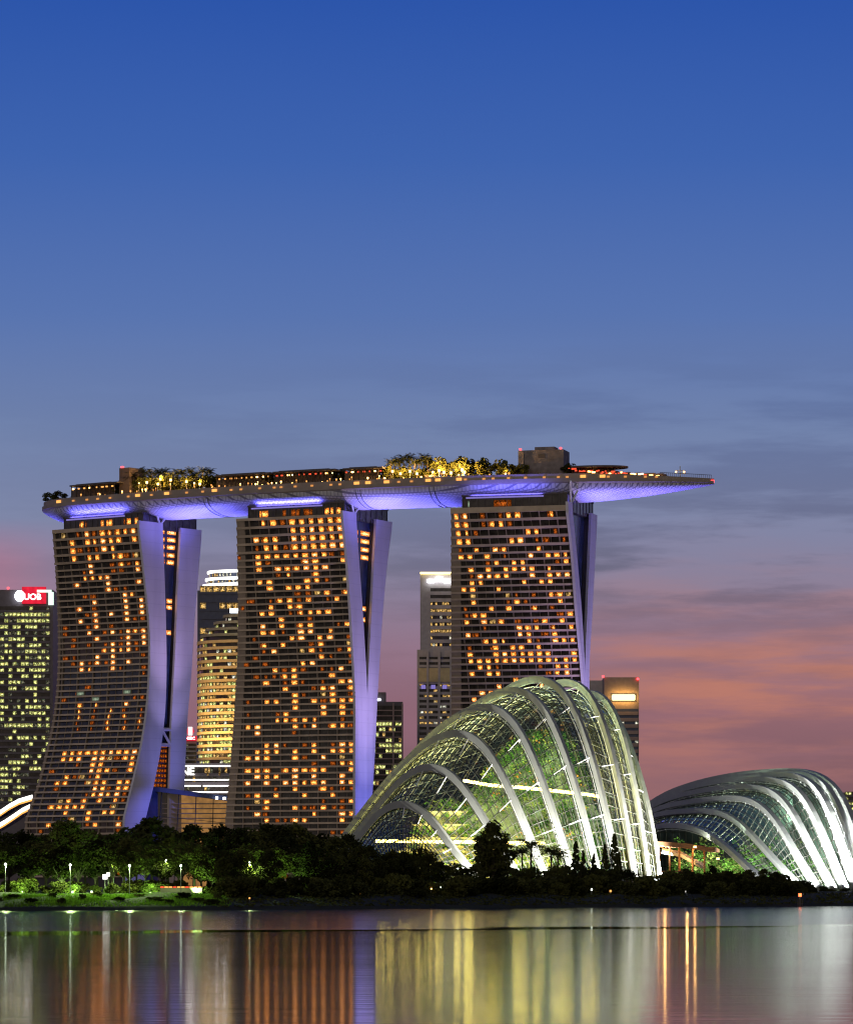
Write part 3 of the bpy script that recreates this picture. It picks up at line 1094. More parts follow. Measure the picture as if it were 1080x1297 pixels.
# pavilions with thin roofs and red or amber light under them
PAV = [('long low restaurant pavilion with red lamps under its flat roof', 345, 424, 597, 'redglow'),
       ('low pavilion with amber light under a thin roof, left of the long one', 272, 342, 601.5, 'warmglow'),
       ('small raised pavilion with a flat roof beside the tall palms', 434, 484, 593.5, 'redglow'),
       ('timber lattice pavilion near the blunt end of the deck', 88, 148, 614, 'warmglow')]
for lab, a, b2, yt, mk in PAV:
    so = (a + b2) / 2
    base_ = on_deck(so, -8)[1]
    d_ = base_.y
    zt_ = zat(yt, d_)
    pv = thing('deck_pavilion', lab, 'pavilion', base_, 'pavilions on the sky deck')
    mb = MB()
    deck_box(mb, a, b2, -13.5, 2, zt_ - 0.7, zt_)
    deck_box(mb, a + 8, b2 - 8, -10, -1, zt_, zt_ + 0.7)
    mb.build('roof', M['roofdark'], pv)
    mb = MB()
    for i in range(int((b2 - a) / 6) + 1):
        px = a + 2 + i * 6
        if px < b2 - 1:
            deck_box(mb, px, px + 0.8, -13, -12.6, 206.6, zt_ - 0.7)
    mb.build('posts', M['bark'], pv)
    mb = MB()
    deck_box(mb, a + 3, b2 - 3, -6, -5.6, 207.8, zt_ - 1.0)
    mb.build('back_wall', M['roofdark'], pv)
    for i in range(int((b2 - a) / 7)):
        mb = MB()
        px = a + 4 + i * 7 + rng.uniform(-1, 1)
        deck_box(mb, px, px + rng.uniform(1.2, 2.6), -12, -11.4, zt_ - 2.3, zt_ - 1.6)
        mb.build('lamp', M[mk] if rng.random() < 0.7 else M['warmlamp'], pv)
# hedges along the edge of the deck
# lift core
base_ = on_deck(686, 2)[1]
core = thing('lift_core', 'plain grey lift housing block rising from the sky deck with red corner beacons', 'lift housing', base_)
zt_ = zat(571.5, base_.y)
mb = MB()
deck_box(mb, 656, 713.5, -4, 10, 206.6, zt_)
deck_box(mb, 677, 702, -2, 6, zt_, zt_ + 1.7)
deck_box(mb, 656, 663, -5, -4, 206.6, zt_ - 1.0)
mb.build('block', mat_pbr('lift_block_render', (0.20, 0.17, 0.165), 0.8, noise=0.3, scale=0.4), core)
mb = MB()
deck_box(mb, 681, 690, -4.2, -3.9, zt_ - 4, zt_ - 2)
mb.build('louvre', M['roofdark'], core)
for px in (657.5, 708.5):
    mb = MB()
    deck_box(mb, px, px + 2.2, -4, -3, zt_ + 0.2, zt_ + 1.1)
    mb.build('beacon', M['beacon'], core)
base_ = on_deck(159, 0)[1]
core2 = thing('stair_housing', 'small brown stair housing with a red beacon beside the left palms', 'stair housing', base_)
zt_ = zat(595, base_.y)
mb = MB()
deck_box(mb, 151, 164, -8, 4, 206.6, zt_)
mb.build('block', mat_pbr('stair_block', (0.12, 0.09, 0.08), 0.8), core2)
mb = MB()
deck_box(mb, 153, 155.5, -6, -5, zt_, zt_ + 1.2)
mb.build('beacon', M['beacon'], core2)
# bar with a flat disc roof and red terraces
base_ = on_deck(745, -4)[1]
bar = thing('rooftop_bar', 'rooftop bar with a dark flat disc roof and red lit terraces near the pointed end', 'bar', base_)
mb = MB()
zt_ = zat(592.5, base_.y)
sb = s_for(752, -4)
ring = [arc(sb + 17 * math.cos(a), -4 + 9 * math.sin(a), zt_ - 0.5) for a in np.linspace(0, 2 * math.pi, 32, endpoint=False)]
ring2 = [Vector((q.x, q.y, zt_ + 0.3)) for q in ring]
mb.hexa(ring, ring2)
mb.build('roof', M['roofdark'], bar)
mb = MB()
deck_box(mb, 722, 782, -8, 4, 206.6, zt_ - 2.2)
deck_box(mb, 730, 775, -3, 4, zt_ - 2.2, zt_ - 0.45)
for px in np.arange(724, 783, 9):
    deck_box(mb, px, px + 0.8, -9, -8.6, 206.6, zt_ - 0.5)
mb.build('counter', M['roofdark'], bar)
for i in range(44):
    f = i / 43
    px = 722 + 118 * f + rng.uniform(-1.5, 1.5)
    y = 594 + 10 * f + rng.uniform(-1.5, 2.5)
    s = s_for(px, -10)
    off = -min(half_w(s) - 2, 10)
    q = arc(s_for(px, off), off)
    z = zat(y, q.y)
    mb = MB()
    mb.box((q.x, q.y, z), (rng.uniform(0.7, 1.9), 0.6, rng.uniform(0.4, 0.8)))
    mb.build('table_lamp', M['redglow'] if rng.random() < 0.78 else M['warmlamp'], bar)
mb = MB()
for i in range(18):
    f = i / 17
    px = 780 + 60 * f
    s = s_for(px, -4)
    q = arc(s, -3)
    mb.box((q.x, q.y, 208.2 - 0.8 * f + rng.uniform(0, 0.8)), (3.0, 5, 2.5 - 1.2 * f), -theta_at(s))
mb.build('terrace_seats', M['roofdark'], bar)
# balustrade at the tip
rl = MB()
for i in range(26):
    s = s_for(838) + (SR - 1.2 - s_for(838)) * i / 25
    hw = half_w(s)
    drop = 2.2 * max(0, (s - (SR - 60)) / 60)
    q = arc(s, -hw + 0.3, 208.6 - drop)
    rl.tube([q, q + Vector((0, 0, 1.6))], 0.09, 4)
rl.tube([arc(s_for(838) + (SR - 1.2 - s_for(838)) * i / 25, -half_w(s_for(838) + (SR - 1.2 - s_for(838)) * i / 25) + 0.3, 210.2 - 2.2 * max(0, ((s_for(838) + (SR - 1.2 - s_for(838)) * i / 25) - (SR - 60)) / 60)) for i in range(26)], 0.12, 4)
rl.build('railing', M['metal'], deck_root)
mb = MB()
q = arc(SR - 0.8, 0, 205.0)
mb.box(q, (1.6, 1.6, 1.2))
mb.build('beacon', M['beacon'], deck_root)
# mast
q = on_deck(861, 0)[1]
mast = thing('mast', 'slim white mast with short crossarms near the pointed tip of the sky deck', 'mast', q)
mb = MB()
zt_ = zat(590, q.y)
mb.tube([(q.x, q.y, q.z - 1.5), (q.x, q.y, zt_)], 0.22, 6)
for dz, wd in ((3.6, 2.8), (2.4, 2.2)):
    mb.tube([(q.x - wd, q.y, zt_ - dz), (q.x + wd, q.y, zt_ - dz)], 0.2, 5)
mb.build('pole', M['white'], mast)
mb = MB()
for sx_ in (-2, 2):
    mb.box((q.x + sx_, q.y - 0.4, zt_ - 3.0), (0.7, 0.5, 0.5))
mb.build('lamp', M['warmlamp'], mast)

# violet floodlights that wash the hull, standing on the tower parapets
for TW in (TOW1, TOW2, TOW3):
    W, ZT, p = TW['W'], TW['ZT'], TW['prof'](191)
    um = (TW['cu0'] + TW['cu1']) / 2
    th = math.atan2(-(W(1, 0, 0) - W(0, 0, 0)).y, (W(1, 0, 0) - W(0, 0, 0)).x)
    o = lamp('hull_floodlight', 'AREA', W(um - 4, p[0] + 2.2, ZT + 1.4), 6.5e3, (0.14, 0.13, 1.0), sx=36, sy=1.0)
    o.matrix_world = Matrix.Translation(W(um - 4, p[0] + 2.6, ZT + 7.2)) @ Matrix.Rotation(-th, 4, 'Z') @ Matrix.Rotation(R(180 - 42), 4, 'X')
    for side in (1, -1):
        ue = (TW['uR'] + 2.5) if side > 0 else p[4] - 2
        for v in (-9, 11):
            lamp('hull_floodlight', 'SPOT', W(ue, v, ZT - 30), 1.7e5, (0.17, 0.16, 1.0), W(ue + side * 27, v * 0.4 - 4, ZT + 10), size=0.8, angle=84, blend=1.0)
        if TW is TOW3 and side > 0:
            lamp('hull_floodlight', 'SPOT', W(ue, -2, ZT - 34), 6.0e5, (0.26, 0.20, 1.0), W(ue + 75, -4, ZT + 11), size=0.8, angle=62, blend=1.0)


# ------------------------------------------------------------------ vegetation
def leaf_quads(mb, centres, size, flat=0.0):
    for cpt in centres:
        n = npr.normal(size=3)
        n[2] += flat
        n /= np.linalg.norm(n)
        a = np.cross(n, [0.3, 0.5, 0.8])
        a /= np.linalg.norm(a) + 1e-9
        b_ = np.cross(n, a)
        k = size * npr.uniform(0.6, 1.3)
        cpt = np.array(cpt)
        mb.face([cpt - a * k, cpt - b_ * k * 0.55, cpt + a * k, cpt + b_ * k * 0.55])


def blob_points(c, r, n, shell=0.55):
    d = npr.normal(size=(n, 3))
    d /= np.linalg.norm(d, axis=1)[:, None]
    rad = npr.uniform(shell, 1.0, size=(n, 1)) ** 0.6
    return np.array(c) + d * rad * np.array(r)


def make_tree(name, h, cr, kind='round', leafmat='leaf', nblob=26, per=85, leaf=0.55):
    """returns an Empty root at the origin with trunk and crown children (base at z=0)"""
    root = bpy.data.objects.new(name, None)
    COL.objects.link(root)
    tr, cw = MB(), MB()
    if kind == 'conifer':
        tr.tube([(0, 0, -0.6), (0, 0, h * 0.97)], h * 0.014 + 0.12, 6, 0.05)
        for i in range(nblob):
            f = (i + 0.5) / nblob
            z = h * (0.10 + 0.9 * f)
            rr0 = cr * (1 - f) ** 0.8 + 0.25
            for q in range(3):
                a = npr.uniform(0, 6.28)
                leaf_quads(cw, blob_points((math.cos(a) * rr0 * 0.55, math.sin(a) * rr0 * 0.55, z - rr0 * 0.2), (rr0 * 0.55, rr0 * 0.55, h / nblob * 0.8), per // 3, 0.2), leaf)
    elif kind == 'palm':
        bend = npr.uniform(-0.06, 0.06)
        top = Vector((bend * h, 0, h * 0.82))
        tr.tube([(0, 0, -0.6), (bend * h * 0.3, 0, h * 0.4), top], 0.30, 7, 0.18)
        nf = 26
        for i in range(nf):
            az = i * 2.399 + npr.uniform(-0.2, 0.2)
            el = npr.uniform(-0.2, 1.2)
            ln = cr * npr.uniform(0.85, 1.1)
            prev = None
            side = Vector((-math.sin(az), math.cos(az), 0))
            for k in range(9):
                f = k / 8
                e2 = el - f * f * 1.5
                pt = top + Vector((math.cos(az), math.sin(az), 0)) * ln * f * math.cos(el * 0.6) + Vector((0, 0, ln * (math.sin(el) * f - 0.55 * f * f)))
                if prev is not None:
                    wdt = 0.5 * ln * 0.36 * (1 - (f - 0.4) ** 2 * 1.6)
                    for sg in (-1, 1):
                        drp = Vector((0, 0, -wdt * 0.5))
                        cw.face([prev, prev + (pt - prev) * 0.55, prev + (pt - prev) * 1.1 + side * sg * wdt + drp, prev + (pt - prev) * 0.75 + side * sg * wdt + drp])
                prev = pt
    else:
        hb = h * (0.28 if kind == 'round' else 0.36)
        tr.tube([(0, 0, -0.6), (0.1, 0.05, hb * 0.6), (0.0, 0.1, hb)], h * 0.020 + 0.08, 7, h * 0.014)
        for i in range(nblob):
            f = npr.uniform(0, 1)
            az = npr.uniform(0, 6.28)
            if kind == 'round':
                zz = hb + (h - hb) * (0.10 + 0.80 * f)
                rad = cr * math.sqrt(max(0.05, 1 - (2 * f - 0.85) ** 2)) * npr.uniform(0.25, 0.85)
            elif kind == 'umbrella':
                zz = h * npr.uniform(0.62, 0.92)
                rad = cr * npr.uniform(0.15, 0.95)
                zz -= 0.10 * h * (rad / cr) ** 2
            else:
                zz = h * npr.uniform(0.15, 0.85)
                rad = cr * npr.uniform(0.1, 0.8)
            bc = (math.cos(az) * rad, math.sin(az) * rad, zz)
            br_ = cr * npr.uniform(0.22, 0.42)
            leaf_quads(cw, blob_points(bc, (br_, br_, br_ * (0.45 if kind == 'umbrella' else 0.68)), per), leaf, 0.5)
            if i % 2 == 0 and kind != 'bush':
                tr.tube([(0, 0.1, hb * npr.uniform(0.75, 1.0)), (bc[0] * 0.55, bc[1] * 0.55, (hb + zz) / 2), bc], h * 0.008 + 0.03, 5, 0.04)
    t_ = tr.build('trunk', M['bark'], root)
    c_ = cw.build('crown', M[leafmat], root)
    return root


PROTO = {
    'tall_a': make_tree('broadleaf_tree', 20, 7.5, 'round', 'leafdark', 34, 80, 0.6),
    'tall_b': make_tree('broadleaf_tree', 18, 6.5, 'round', 'leaf', 30, 80, 0.55),
    'tall_c': make_tree('broadleaf_tree', 22, 8.0, 'round', 'leafdark', 36, 80, 0.6),
    'umb': make_tree('rain_tree', 15, 8.5, 'umbrella', 'leaf', 30, 80, 0.5),
    'palm': make_tree('palm_tree', 14, 4.2, 'palm', 'leafdark'),
    'conifer': make_tree('conifer_tree', 14, 2.6, 'conifer', 'leafdark', 22, 54, 0.42),
    'bush': make_tree('bush', 4.2, 3.2, 'bush', 'leafdark', 18, 90, 0.38),
    'bush_b': make_tree('bush', 3.4, 3.6, 'bush', 'leaf', 18, 90, 0.36),
    'dtree': make_tree('deck_tree', 7.5, 3.4, 'round', 'leaf', 18, 60, 0.4),
    'dpalm': make_tree('deck_palm', 11, 3.8, 'palm', 'leafdark'),
}
used = set()


def plant(kind, loc, scale, rz, label, cat, group):
    src = PROTO[kind]
    if kind not in used:
        used.add(kind)
        o = src
    else:
        o = src.copy()
        COL.objects.link(o)
        for ch in [c_ for c_ in scene.objects if c_.parent is src]:
            k = ch.copy()
            COL.objects.link(k)
            k.parent = o
    o.location = loc
    o.scale = (scale[0], scale[0], scale[1])
    o.rotation_euler = (0, 0, rz)
    return tag(o, label, cat, group)


SEG = [(-99, 60, 'below the left office block'), (60, 190, 'below the leftmost tower'), (190, 290, 'below the glass podium'), (290, 450, 'below the middle tower'),
       (450, 600, 'before the smallest white arch'), (600, 700, 'before the tall conservatory'), (700, 840, 'by the tall conservatory\'s right feet'),
       (840, 930, 'before the open canopy'), (930, 1200, 'before the low conservatory')]


def where(px):
    for a, b2, tx in SEG:
        if a <= px < b2:
            return tx
    return 'by the shore'


def at_ground(px, off):
    """ground point off metres inland of the far waterline at photo column px"""
    k = (px - HX) / F
    d = 1016.0
    for _ in range(40):
        d = shore(k * d) + off
    x = k * d
    return Vector((x, d, gz(x, d) - 0.15))


NAMES = {'tall_a': ('tall dense dark tree', 'tree'), 'tall_b': ('tall olive green tree', 'tree'), 'tall_c': ('very tall broad dark tree', 'tree'), 'umb': ('flat topped spreading tree', 'tree'),
         'palm': ('feathery dark palm', 'palm'), 'conifer': ('narrow pointed conifer', 'conifer'), 'bush': ('dark rounded bush', 'bush'), 'bush_b': ('green low bush', 'bush')}


def shore_plant(kind, px, ytop, off, rowtxt, wscale=1.0):
    g_ = at_ground(px, off)
    zt = zat(ytop, g_.y)
    base_h = {'tall_a': 20, 'tall_b': 18, 'tall_c': 22, 'umb': 15, 'palm': 14, 'conifer': 14, 'bush': 4.2, 'bush_b': 3.4}[kind]
    sc = max(0.25, (zt - g_.z) / base_h)
    nm, cat = NAMES[kind]
    plant(kind, g_, (min(1.3, max(0.55, sc)) * wscale, sc), rng.uniform(0, 6.28), f'{nm} {rowtxt} {where(px)}', cat, 'trees and bushes of the shore belt')


TOP = [(-20, 1046), (30, 1043), (60, 1046), (100, 1040), (160, 1043), (200, 1038), (260, 1044), (300, 1050), (360, 1046), (400, 1044), (430, 1052), (450, 1066), (480, 1072), (520, 1071), (560, 1086), (600, 1090), (660, 1092), (720, 1090), (790, 1098), (830, 1106), (860, 1102), (900, 1100), (950, 1106), (1000, 1108), (1040, 1121), (1100, 1124)]


def top_at(px):
    return float(np.interp(px, [a for a, _ in TOP], [b2 for _, b2 in TOP]))


px = -14.0
i = 0
while px < 450:
    kd = ('tall_a', 'tall_c', 'tall_b')[i % 3]
    shore_plant(kd, px, top_at(px) + rng.choice((-5, -2, 1, 4, 9, 14)), 95 + rng.uniform(-20, 25), 'in the back row')
    px += rng.uniform(13, 21)
    i += 1
px = -8.0
while px < 450:
    kd = ('tall_b', 'umb', 'tall_a', 'umb')[i % 4]
    shore_plant(kd, px, top_at(px) + rng.uniform(16, 36), 58 + rng.uniform(-8, 12), 'in the middle row')
    px += rng.uniform(17, 27)
    i += 1
for px in (255, 268, 282, 296, 308, 340, 352, 388, 402, 416, 432, 446, 462, 478, 496, 512, 528):
    shore_plant(('tall_a', 'tall_b')[i % 2], px, max(top_at(px) + 14, 1072) + rng.uniform(0, 16), 42 + rng.uniform(-6, 10), 'near the water', 0.9)
    i += 1
px = 455.0
while px < 845:
    kd = ('tall_b', 'tall_a', 'umb')[i % 3]
    shore_plant(kd, px, top_at(px) + rng.uniform(0, 12), 55 + rng.uniform(-15, 12), 'in the lower shore belt', 0.85)
    px += rng.uniform(11, 18)
    i += 1
for px, yt, kd in ((624, 1040, 'tall_b'), (613, 1058, 'tall_a'), (636, 1062, 'tall_a'), (672, 1056, 'palm'), (662, 1068, 'palm'), (697, 1066, 'palm'), (706, 1072, 'palm'),
                   (729, 1066, 'conifer'), (738, 1078, 'conifer'), (752, 1082, 'conifer'), (766, 1070, 'conifer'), (778, 1057, 'conifer'), (784, 1080, 'conifer')):
    shore_plant(kd, px, yt, 66 + rng.uniform(-6, 6), 'standing out above the belt', 0.8 if kd != 'palm' else 1.2)
px = -6.0
while px < 1090:
    lowy = 1125 if px < 850 else 1122
    if px < 240:
        lowy = 1121
    if px < 1030:
        shore_plant(('bush', 'bush_b')[i % 2], px, lowy + rng.uniform(-9, 2) - (8 if 270 < px < 860 else 0), 27 + rng.uniform(-7, 10) + (22 if px < 280 else 0), 'along the bank')
    px += rng.uniform(8, 13) * (1.5 if px < 260 else 1)
    i += 1
for px in np.arange(846, 1075, 13):
    shore_plant(('bush', 'bush_b')[i % 2], px + rng.uniform(-3, 3), max(top_at(px), 1099) + rng.uniform(0, 9), 58 + rng.uniform(-8, 8), 'clump at the back', 1.1)
    i += 1
for px, yt in ((868, 1100), (902, 1096), (925, 1103), (948, 1101), (968, 1100), (983, 1104)):
    shore_plant('tall_a', px, yt, 50 + rng.uniform(-8, 8), 'short and full', 0.65)

# trees on the sky deck
for px, yt, kd, off, tx in ([(x_, 592 + rng.uniform(-3, 4), 'dpalm', rng.uniform(-8, 6), 'above the leftmost tower') for x_ in range(168, 266, 8)]
                            + [(x_, 598 + rng.uniform(0, 4), 'dtree', rng.uniform(-10, 2), 'above the leftmost tower') for x_ in range(166, 270, 8)]
                            + [(x_, 574 + rng.uniform(-3, 6), 'dpalm', rng.uniform(-8, 4), 'in the grove of tall palms') for x_ in range(494, 546, 6)]
                            + [(x_, 590 + rng.uniform(-3, 4), 'dtree', rng.uniform(-8, -2), 'in the grove of tall palms') for x_ in range(494, 546, 9)]
                            + [(x_, 578 + rng.uniform(-3, 5), 'dtree', rng.uniform(-9, 2), 'lit amber from below in the bright grove') for x_ in range(546, 604, 9)]
                            + [(610, 577, 'dtree', -4, 'right of the bright grove'), (618, 582, 'dtree', -2, 'right of the bright grove'), (633, 579, 'dtree', -4, 'left of the lift block'), (661, 586, 'dtree', -10, 'in front of the lift block')]
                            + [(x_, y_, 'dtree', -3, 'in a gap between the low pavilions') for x_, y_ in ((342, 598), (350, 597), (426, 594), (431, 592), (486, 589), (268, 600), (274, 599), (150, 607))]
                            + [(x_, 585 + rng.uniform(-3, 4), 'dtree', -9, 'between the bright grove and lift block') for x_ in (640, 646, 652, 720)]
                            + [(63, 622, 'dtree', -4, 'at the blunt left end'), (76, 620, 'dtree', -4, 'at the blunt left end')]):
    s, q = on_deck(px, off)
    zt = zat(yt, q.y)
    hh = {'dpalm': 11, 'dtree': 7.5}[kd]
    sc = max(0.3, (zt - q.z) / hh)
    plant(kd, q + Vector((0, 0, -0.1)), (max(0.7, min(1.25, sc)), sc), rng.uniform(0, 6.28), ('dark palm ' if kd == 'dpalm' else 'small tree ') + 'on the sky deck ' + tx, 'palm' if kd == 'dpalm' else 'tree', 'trees on the sky deck')
# low planting along the deck edge
hd = MB()
for a, b2 in ((70, 345), (345, 490), (486, 720)):
    for px in np.arange(a, b2, 2.2):
        s, q = on_deck(px, -15)
        kz = 0.6 + 1.3 * (0.5 + 0.5 * math.sin(px * 0.37)) * rng.random()
        leaf_quads(hd, blob_points((q.x, q.y, 207.9 + kz * 0.5), (1.6, 1.4, kz), 20, 0.2), 0.35)
tag(hd.build('deck_shrubbery', M['leaf']), 'low dark shrub border along the edge of the sky deck', 'shrubs', kind='stuff')
for i in range(70):
    px = rng.uniform(100, 650)
    s = s_for(px, -16)
    q = arc(s, -16.5 + rng.uniform(-1.5, 3), 208.9 + rng.uniform(-0.2, 1.6))
    mb = MB()
    r_ = rng.uniform(0.22, 0.42)
    mb.tube([(q.x, q.y, q.z - r_), (q.x, q.y, q.z + r_)], r_, 6)
    mb.tube([(q.x, q.y, 206.6), (q.x, q.y, q.z - r_)], 0.06, 4)
    mb.build('path_bulb', M['warmlamp'] if rng.random() < 0.45 else M['warmglow'], deck_root)
# deck lamps among the trees
for px, y, off, pw in ((186, 611, -13, 1), (200, 613, -13, 1), (203, 607, -10, 1), (216, 608, -12, 1), (236, 610, -12, 1), (253, 613, -13, 1), (176, 612, -13, 0.3), (246, 612, -12, 0.5),
                       (497, 597, -12, 1), (507, 600, -13, 1), (519, 597, -12, 1), (528, 600, -12, 1), (556, 596, -12, 1.2), (562, 598, -12, 1.2), (571, 599, -12, 1.2), (585, 595, -11, 1.4), (588, 598, -12, 1.2), (548, 598, -12, 0.8), (640, 600, -12, 0.6)):
    s, q = on_deck(px, off)
    z = zat(y, q.y)
    near = 'above the leftmost tower' if px < 300 else ('among the tall palms right of the middle tower' if px < 540 else 'in the bright grove left of the rightmost tower')
    lp = thing('garden_lamp', 'amber lamp on the sky deck ' + near, 'lamp', q, 'amber garden lamps on the sky deck')
    mb = MB()
    mb.tube([(q.x, q.y, q.z), (q.x, q.y, z)], 0.08, 5)
    mb.build('post', M['metal'], lp)
    mb = MB()
    r_ = 0.55 * pw ** 0.5
    for k in range(6):
        mb.tube([(q.x, q.y, z - r_), (q.x, q.y, z + r_)], r_, 8) if k == 0 else None
    mb.build('globe', M['warmlamp'], lp)
    lamp('garden_lamp_light', 'POINT', (q.x, q.y - 0.9, z + 1.2), 9000 * pw * (2.2 if 540 < px < 600 else 1), (1.0, 0.55, 0.16), size=0.5)


# ------------------------------------------------------------------ conservatories
def smooth_path(P3, n=44, it=10):
    P3 = np.array(P3, float)
    d = np.r_[0, np.cumsum(np.linalg.norm(np.diff(P3, axis=0), axis=1))]
    t_ = np.linspace(0, d[-1], n)
    Q = np.stack([np.interp(t_, d, P3[:, k]) for k in range(3)], 1)
    for _ in range(it):
        Q[1:-1] = 0.5 * Q[1:-1] + 0.25 * (Q[:-2] + Q[2:])
    return Q


def rib_path(poly, dl, dr, zl, zr_, n=44, it=10):
    pl = list(poly)
    xa, xb = pl[0][0], pl[-1][0]
    pts = [tuple(at(px, py, dl + (dr - dl) * (px - xa) / (xb - xa))) for px, py in pl]
    # carry both feet down to the ground
    def ext(a, b2, z):
        a, b2 = np.array(a), np.array(b2)
        dv = b2 - a
        if b2[2] <= z:
            return None
        f = (b2[2] - z) / max(0.5, -dv[2])
        f = min(f, 30 / np.linalg.norm(dv))
        e = b2 + dv * f
        e[2] = min(e[2], z)
        return tuple(e)
    e = ext(pts[-2], pts[-1], zr_)
    if e:
        pts.append(e)
    e = ext(pts[1], pts[0], zl)
    if e:
        pts.insert(0, e)
    return smooth_path(pts, n, it)


def beam(mb, Q, wa, wr, axis, wa2=None, wr2=None):
    """box section beam along Q; wa across (along axis), wr radial"""
    rings = []
    n = len(Q)
    axis = Vector(axis).normalized()
    for i in range(n):
        p = Vector(Q[i])
        t_ = (Vector(Q[min(i + 1, n - 1)]) - Vector(Q[max(i - 1, 0)])).normalized()
        r_ = t_.cross(axis).normalized()
        a_ = r_.cross(t_).normalized()
        f = math.sin(math.pi * i / (n - 1)) ** 0.7
        a1 = wa * (1 - f) + (wa2 or wa) * f
        r1 = wr * (1 - f) + (wr2 or wr) * f
        rings.append([p + a_ * a1 / 2 + r_ * r1 / 2, p - a_ * a1 / 2 + r_ * r1 / 2, p - a_ * a1 / 2 - r_ * r1 / 2, p + a_ * a1 / 2 - r_ * r1 / 2])
    mb.loft(rings)


def conservatory(root, paths, front, back_, inset, sub, wa, wr, wa2, wr2, spot_pw, spot_col, nlen_step=1, truss=False):
    """ribs outside, glazed gridshell inside"""
    n = len(paths[0])
    axes = []
    for i, Q in enumerate(paths):
        ax = Vector(Q[-1]) - Vector(Q[0])
        axes.append(Vector((-ax.y, ax.x, 0)).normalized())
    def shrink(Q, k):
        c0 = (Q[0] + Q[-1]) / 2
        return c0 + (Q - c0) * k
    shells = [shrink(Q, inset) for Q in paths]
    allp = [shrink(Q, 1.0) for Q in front] + shells + [shrink(Q, 1.0) for Q in back_]
    A = np.array(allp)
    K = len(allp)
    fine = []
    for i in range(K - 1):
        for q in range(sub):
            f = q / sub
            p0, p1, p2, p3 = A[max(i - 1, 0)], A[i], A[i + 1], A[min(i + 2, K - 1)]
            fine.append(0.5 * (2 * p1 + (p2 - p0) * f + (2 * p0 - 5 * p1 + 4 * p2 - p3) * f * f + (3 * p1 - p0 - 3 * p2 + p3) * f ** 3))
    fine.append(A[-1])
    gl = MB()
    gl.loft([[Vector(p) for p in Q] for Q in fine], cap=False, closed=False)
    gl.build('glazing', M['dome_glass'], root)
    mu = MB()
    for k, Q in enumerate(fine):
        mu.tube([Vector(p) for p in Q], 0.24 if k % sub == 0 else 0.17, 4)
    for j in range(1, n - 1, nlen_step):
        mu.tube([Vector(Q[j]) for Q in fine], 0.17, 4)
    mu.build('glazing_grid', M['grid'], root)
    iv = MB()
    for k in range(0, len(fine), 2):
        iv.tube([Vector(p) for p in shrink(fine[k], 0.978)], 0.13, 4)
    for j in range(2, n - 2, 2):
        iv.tube([Vector(shrink(Q, 0.978)[j]) for Q in fine], 0.11, 4)
    iv.build('inner_steelwork', M['inner'], root)
    for i, Q in enumerate(paths):
        mb = MB()
        beam(mb, Q, wa, wr, axes[i], wa2, wr2)
        rb = mb.build('rib', M['rib'], root)
        stt = MB()
        S = shells[i]
        step = 2 if truss else 4
        for j in range(2, n - 2, step):
            stt.tube([Vector(Q[j]), Vector(S[j])], 0.19 if truss else 0.15, 4)
            if truss and j + 1 < n:
                stt.tube([Vector(Q[j]), Vector(S[min(j + 1, n - 1)])], 0.17, 4)
        # outriggers standing off towards the neighbouring bay
        for j in (range(n // 2, n - 3, 4) if not truss else ()):
            nb_ = fine[min(len(fine) - 1, (i + len(front)) * sub - 2)]
            stt.tube([Vector(Q[j]), Vector(nb_[j])], 0.16, 4)
        stt.tube([Vector(p) * 1.0 for p in (Q + (S - Q) * 0.75)], 0.15, 4)
        stt.build('strut', M['white'], rb)
        ft = Vector(Q[-1])
        up_ = Vector(Q[n - 13])
        mid = Vector(Q[n - 6])
        pos = ft + Vector((1.5, -6.0, 0.8)) if not truss else ft + Vector((-3.0, -6.0, 0.8))
        lamp('rib_floodlight', 'SPOT', pos, spot_pw * (1.0 if i < len(paths) - 3 else 2.2), spot_col, Vector(Q[n - 5]) + Vector((0, 0, 2)), size=0.4, angle=74, blend=1.0)
    return fine


CF_RIBS = [
    ([(450, 1069), (469, 1043), (480, 1029), (495, 1019), (512, 1016), (527, 1020), (542, 1032), (560, 1056), (577, 1080), (589, 1094)], 1215, 1185),
    ([(449, 1060), (475, 1028), (500, 995), (523, 974), (542, 967), (560, 970), (577, 982), (592, 1004), (617, 1044), (634, 1072)], 1230, 1185),
    ([(439, 1056), (486, 995), (523, 954), (549, 935), (570, 925), (585, 922), (600, 927), (613, 939), (626, 960), (643, 993), (658, 1030), (671, 1058), (686, 1097)], 1245, 1185),
    ([(450, 1054), (505, 975), (551, 926), (581, 904), (603, 891), (622, 887), (641, 896), (654, 911), (667, 937), (684, 979), (699, 1023), (718, 1084)], 1262, 1188),
    ([(465, 1050), (520, 980), (565, 925), (600, 893), (624, 878), (643, 867), (662, 866), (677, 873), (693, 894), (708, 931), (723, 974), (736, 1019), (754, 1092)], 1280, 1192),
    ([(500, 1050), (560, 960), (610, 900), (640, 872), (662, 858), (682, 853), (697, 854), (712, 863), (725, 885), (738, 920), (751, 961), (762, 1002), (775, 1064)], 1297, 1200),
    ([(590, 1050), (620, 960), (650, 910), (680, 876), (708, 861), (727, 859), (742, 866), (757, 889), (768, 925), (779, 969), (790, 1023), (803, 1103)], 1312, 1212),
    ([(660, 1050), (675, 980), (700, 915), (725, 883), (747, 874), (764, 878), (779, 897), (790, 932), (800, 978), (811, 1034), (820, 1105)], 1325, 1227),
    ([(710, 1050), (718, 1000), (735, 945), (752, 912), (766, 900), (780, 905), (790, 924), (803, 961), (816, 1000), (826, 1045), (834, 1104)], 1335, 1244)]
cf = thing('glass_conservatory', 'tall glass conservatory with pale arched ribs peaking in front of the rightmost hotel tower', 'conservatory', at(640, 1124, 1240), 'glass conservatories')
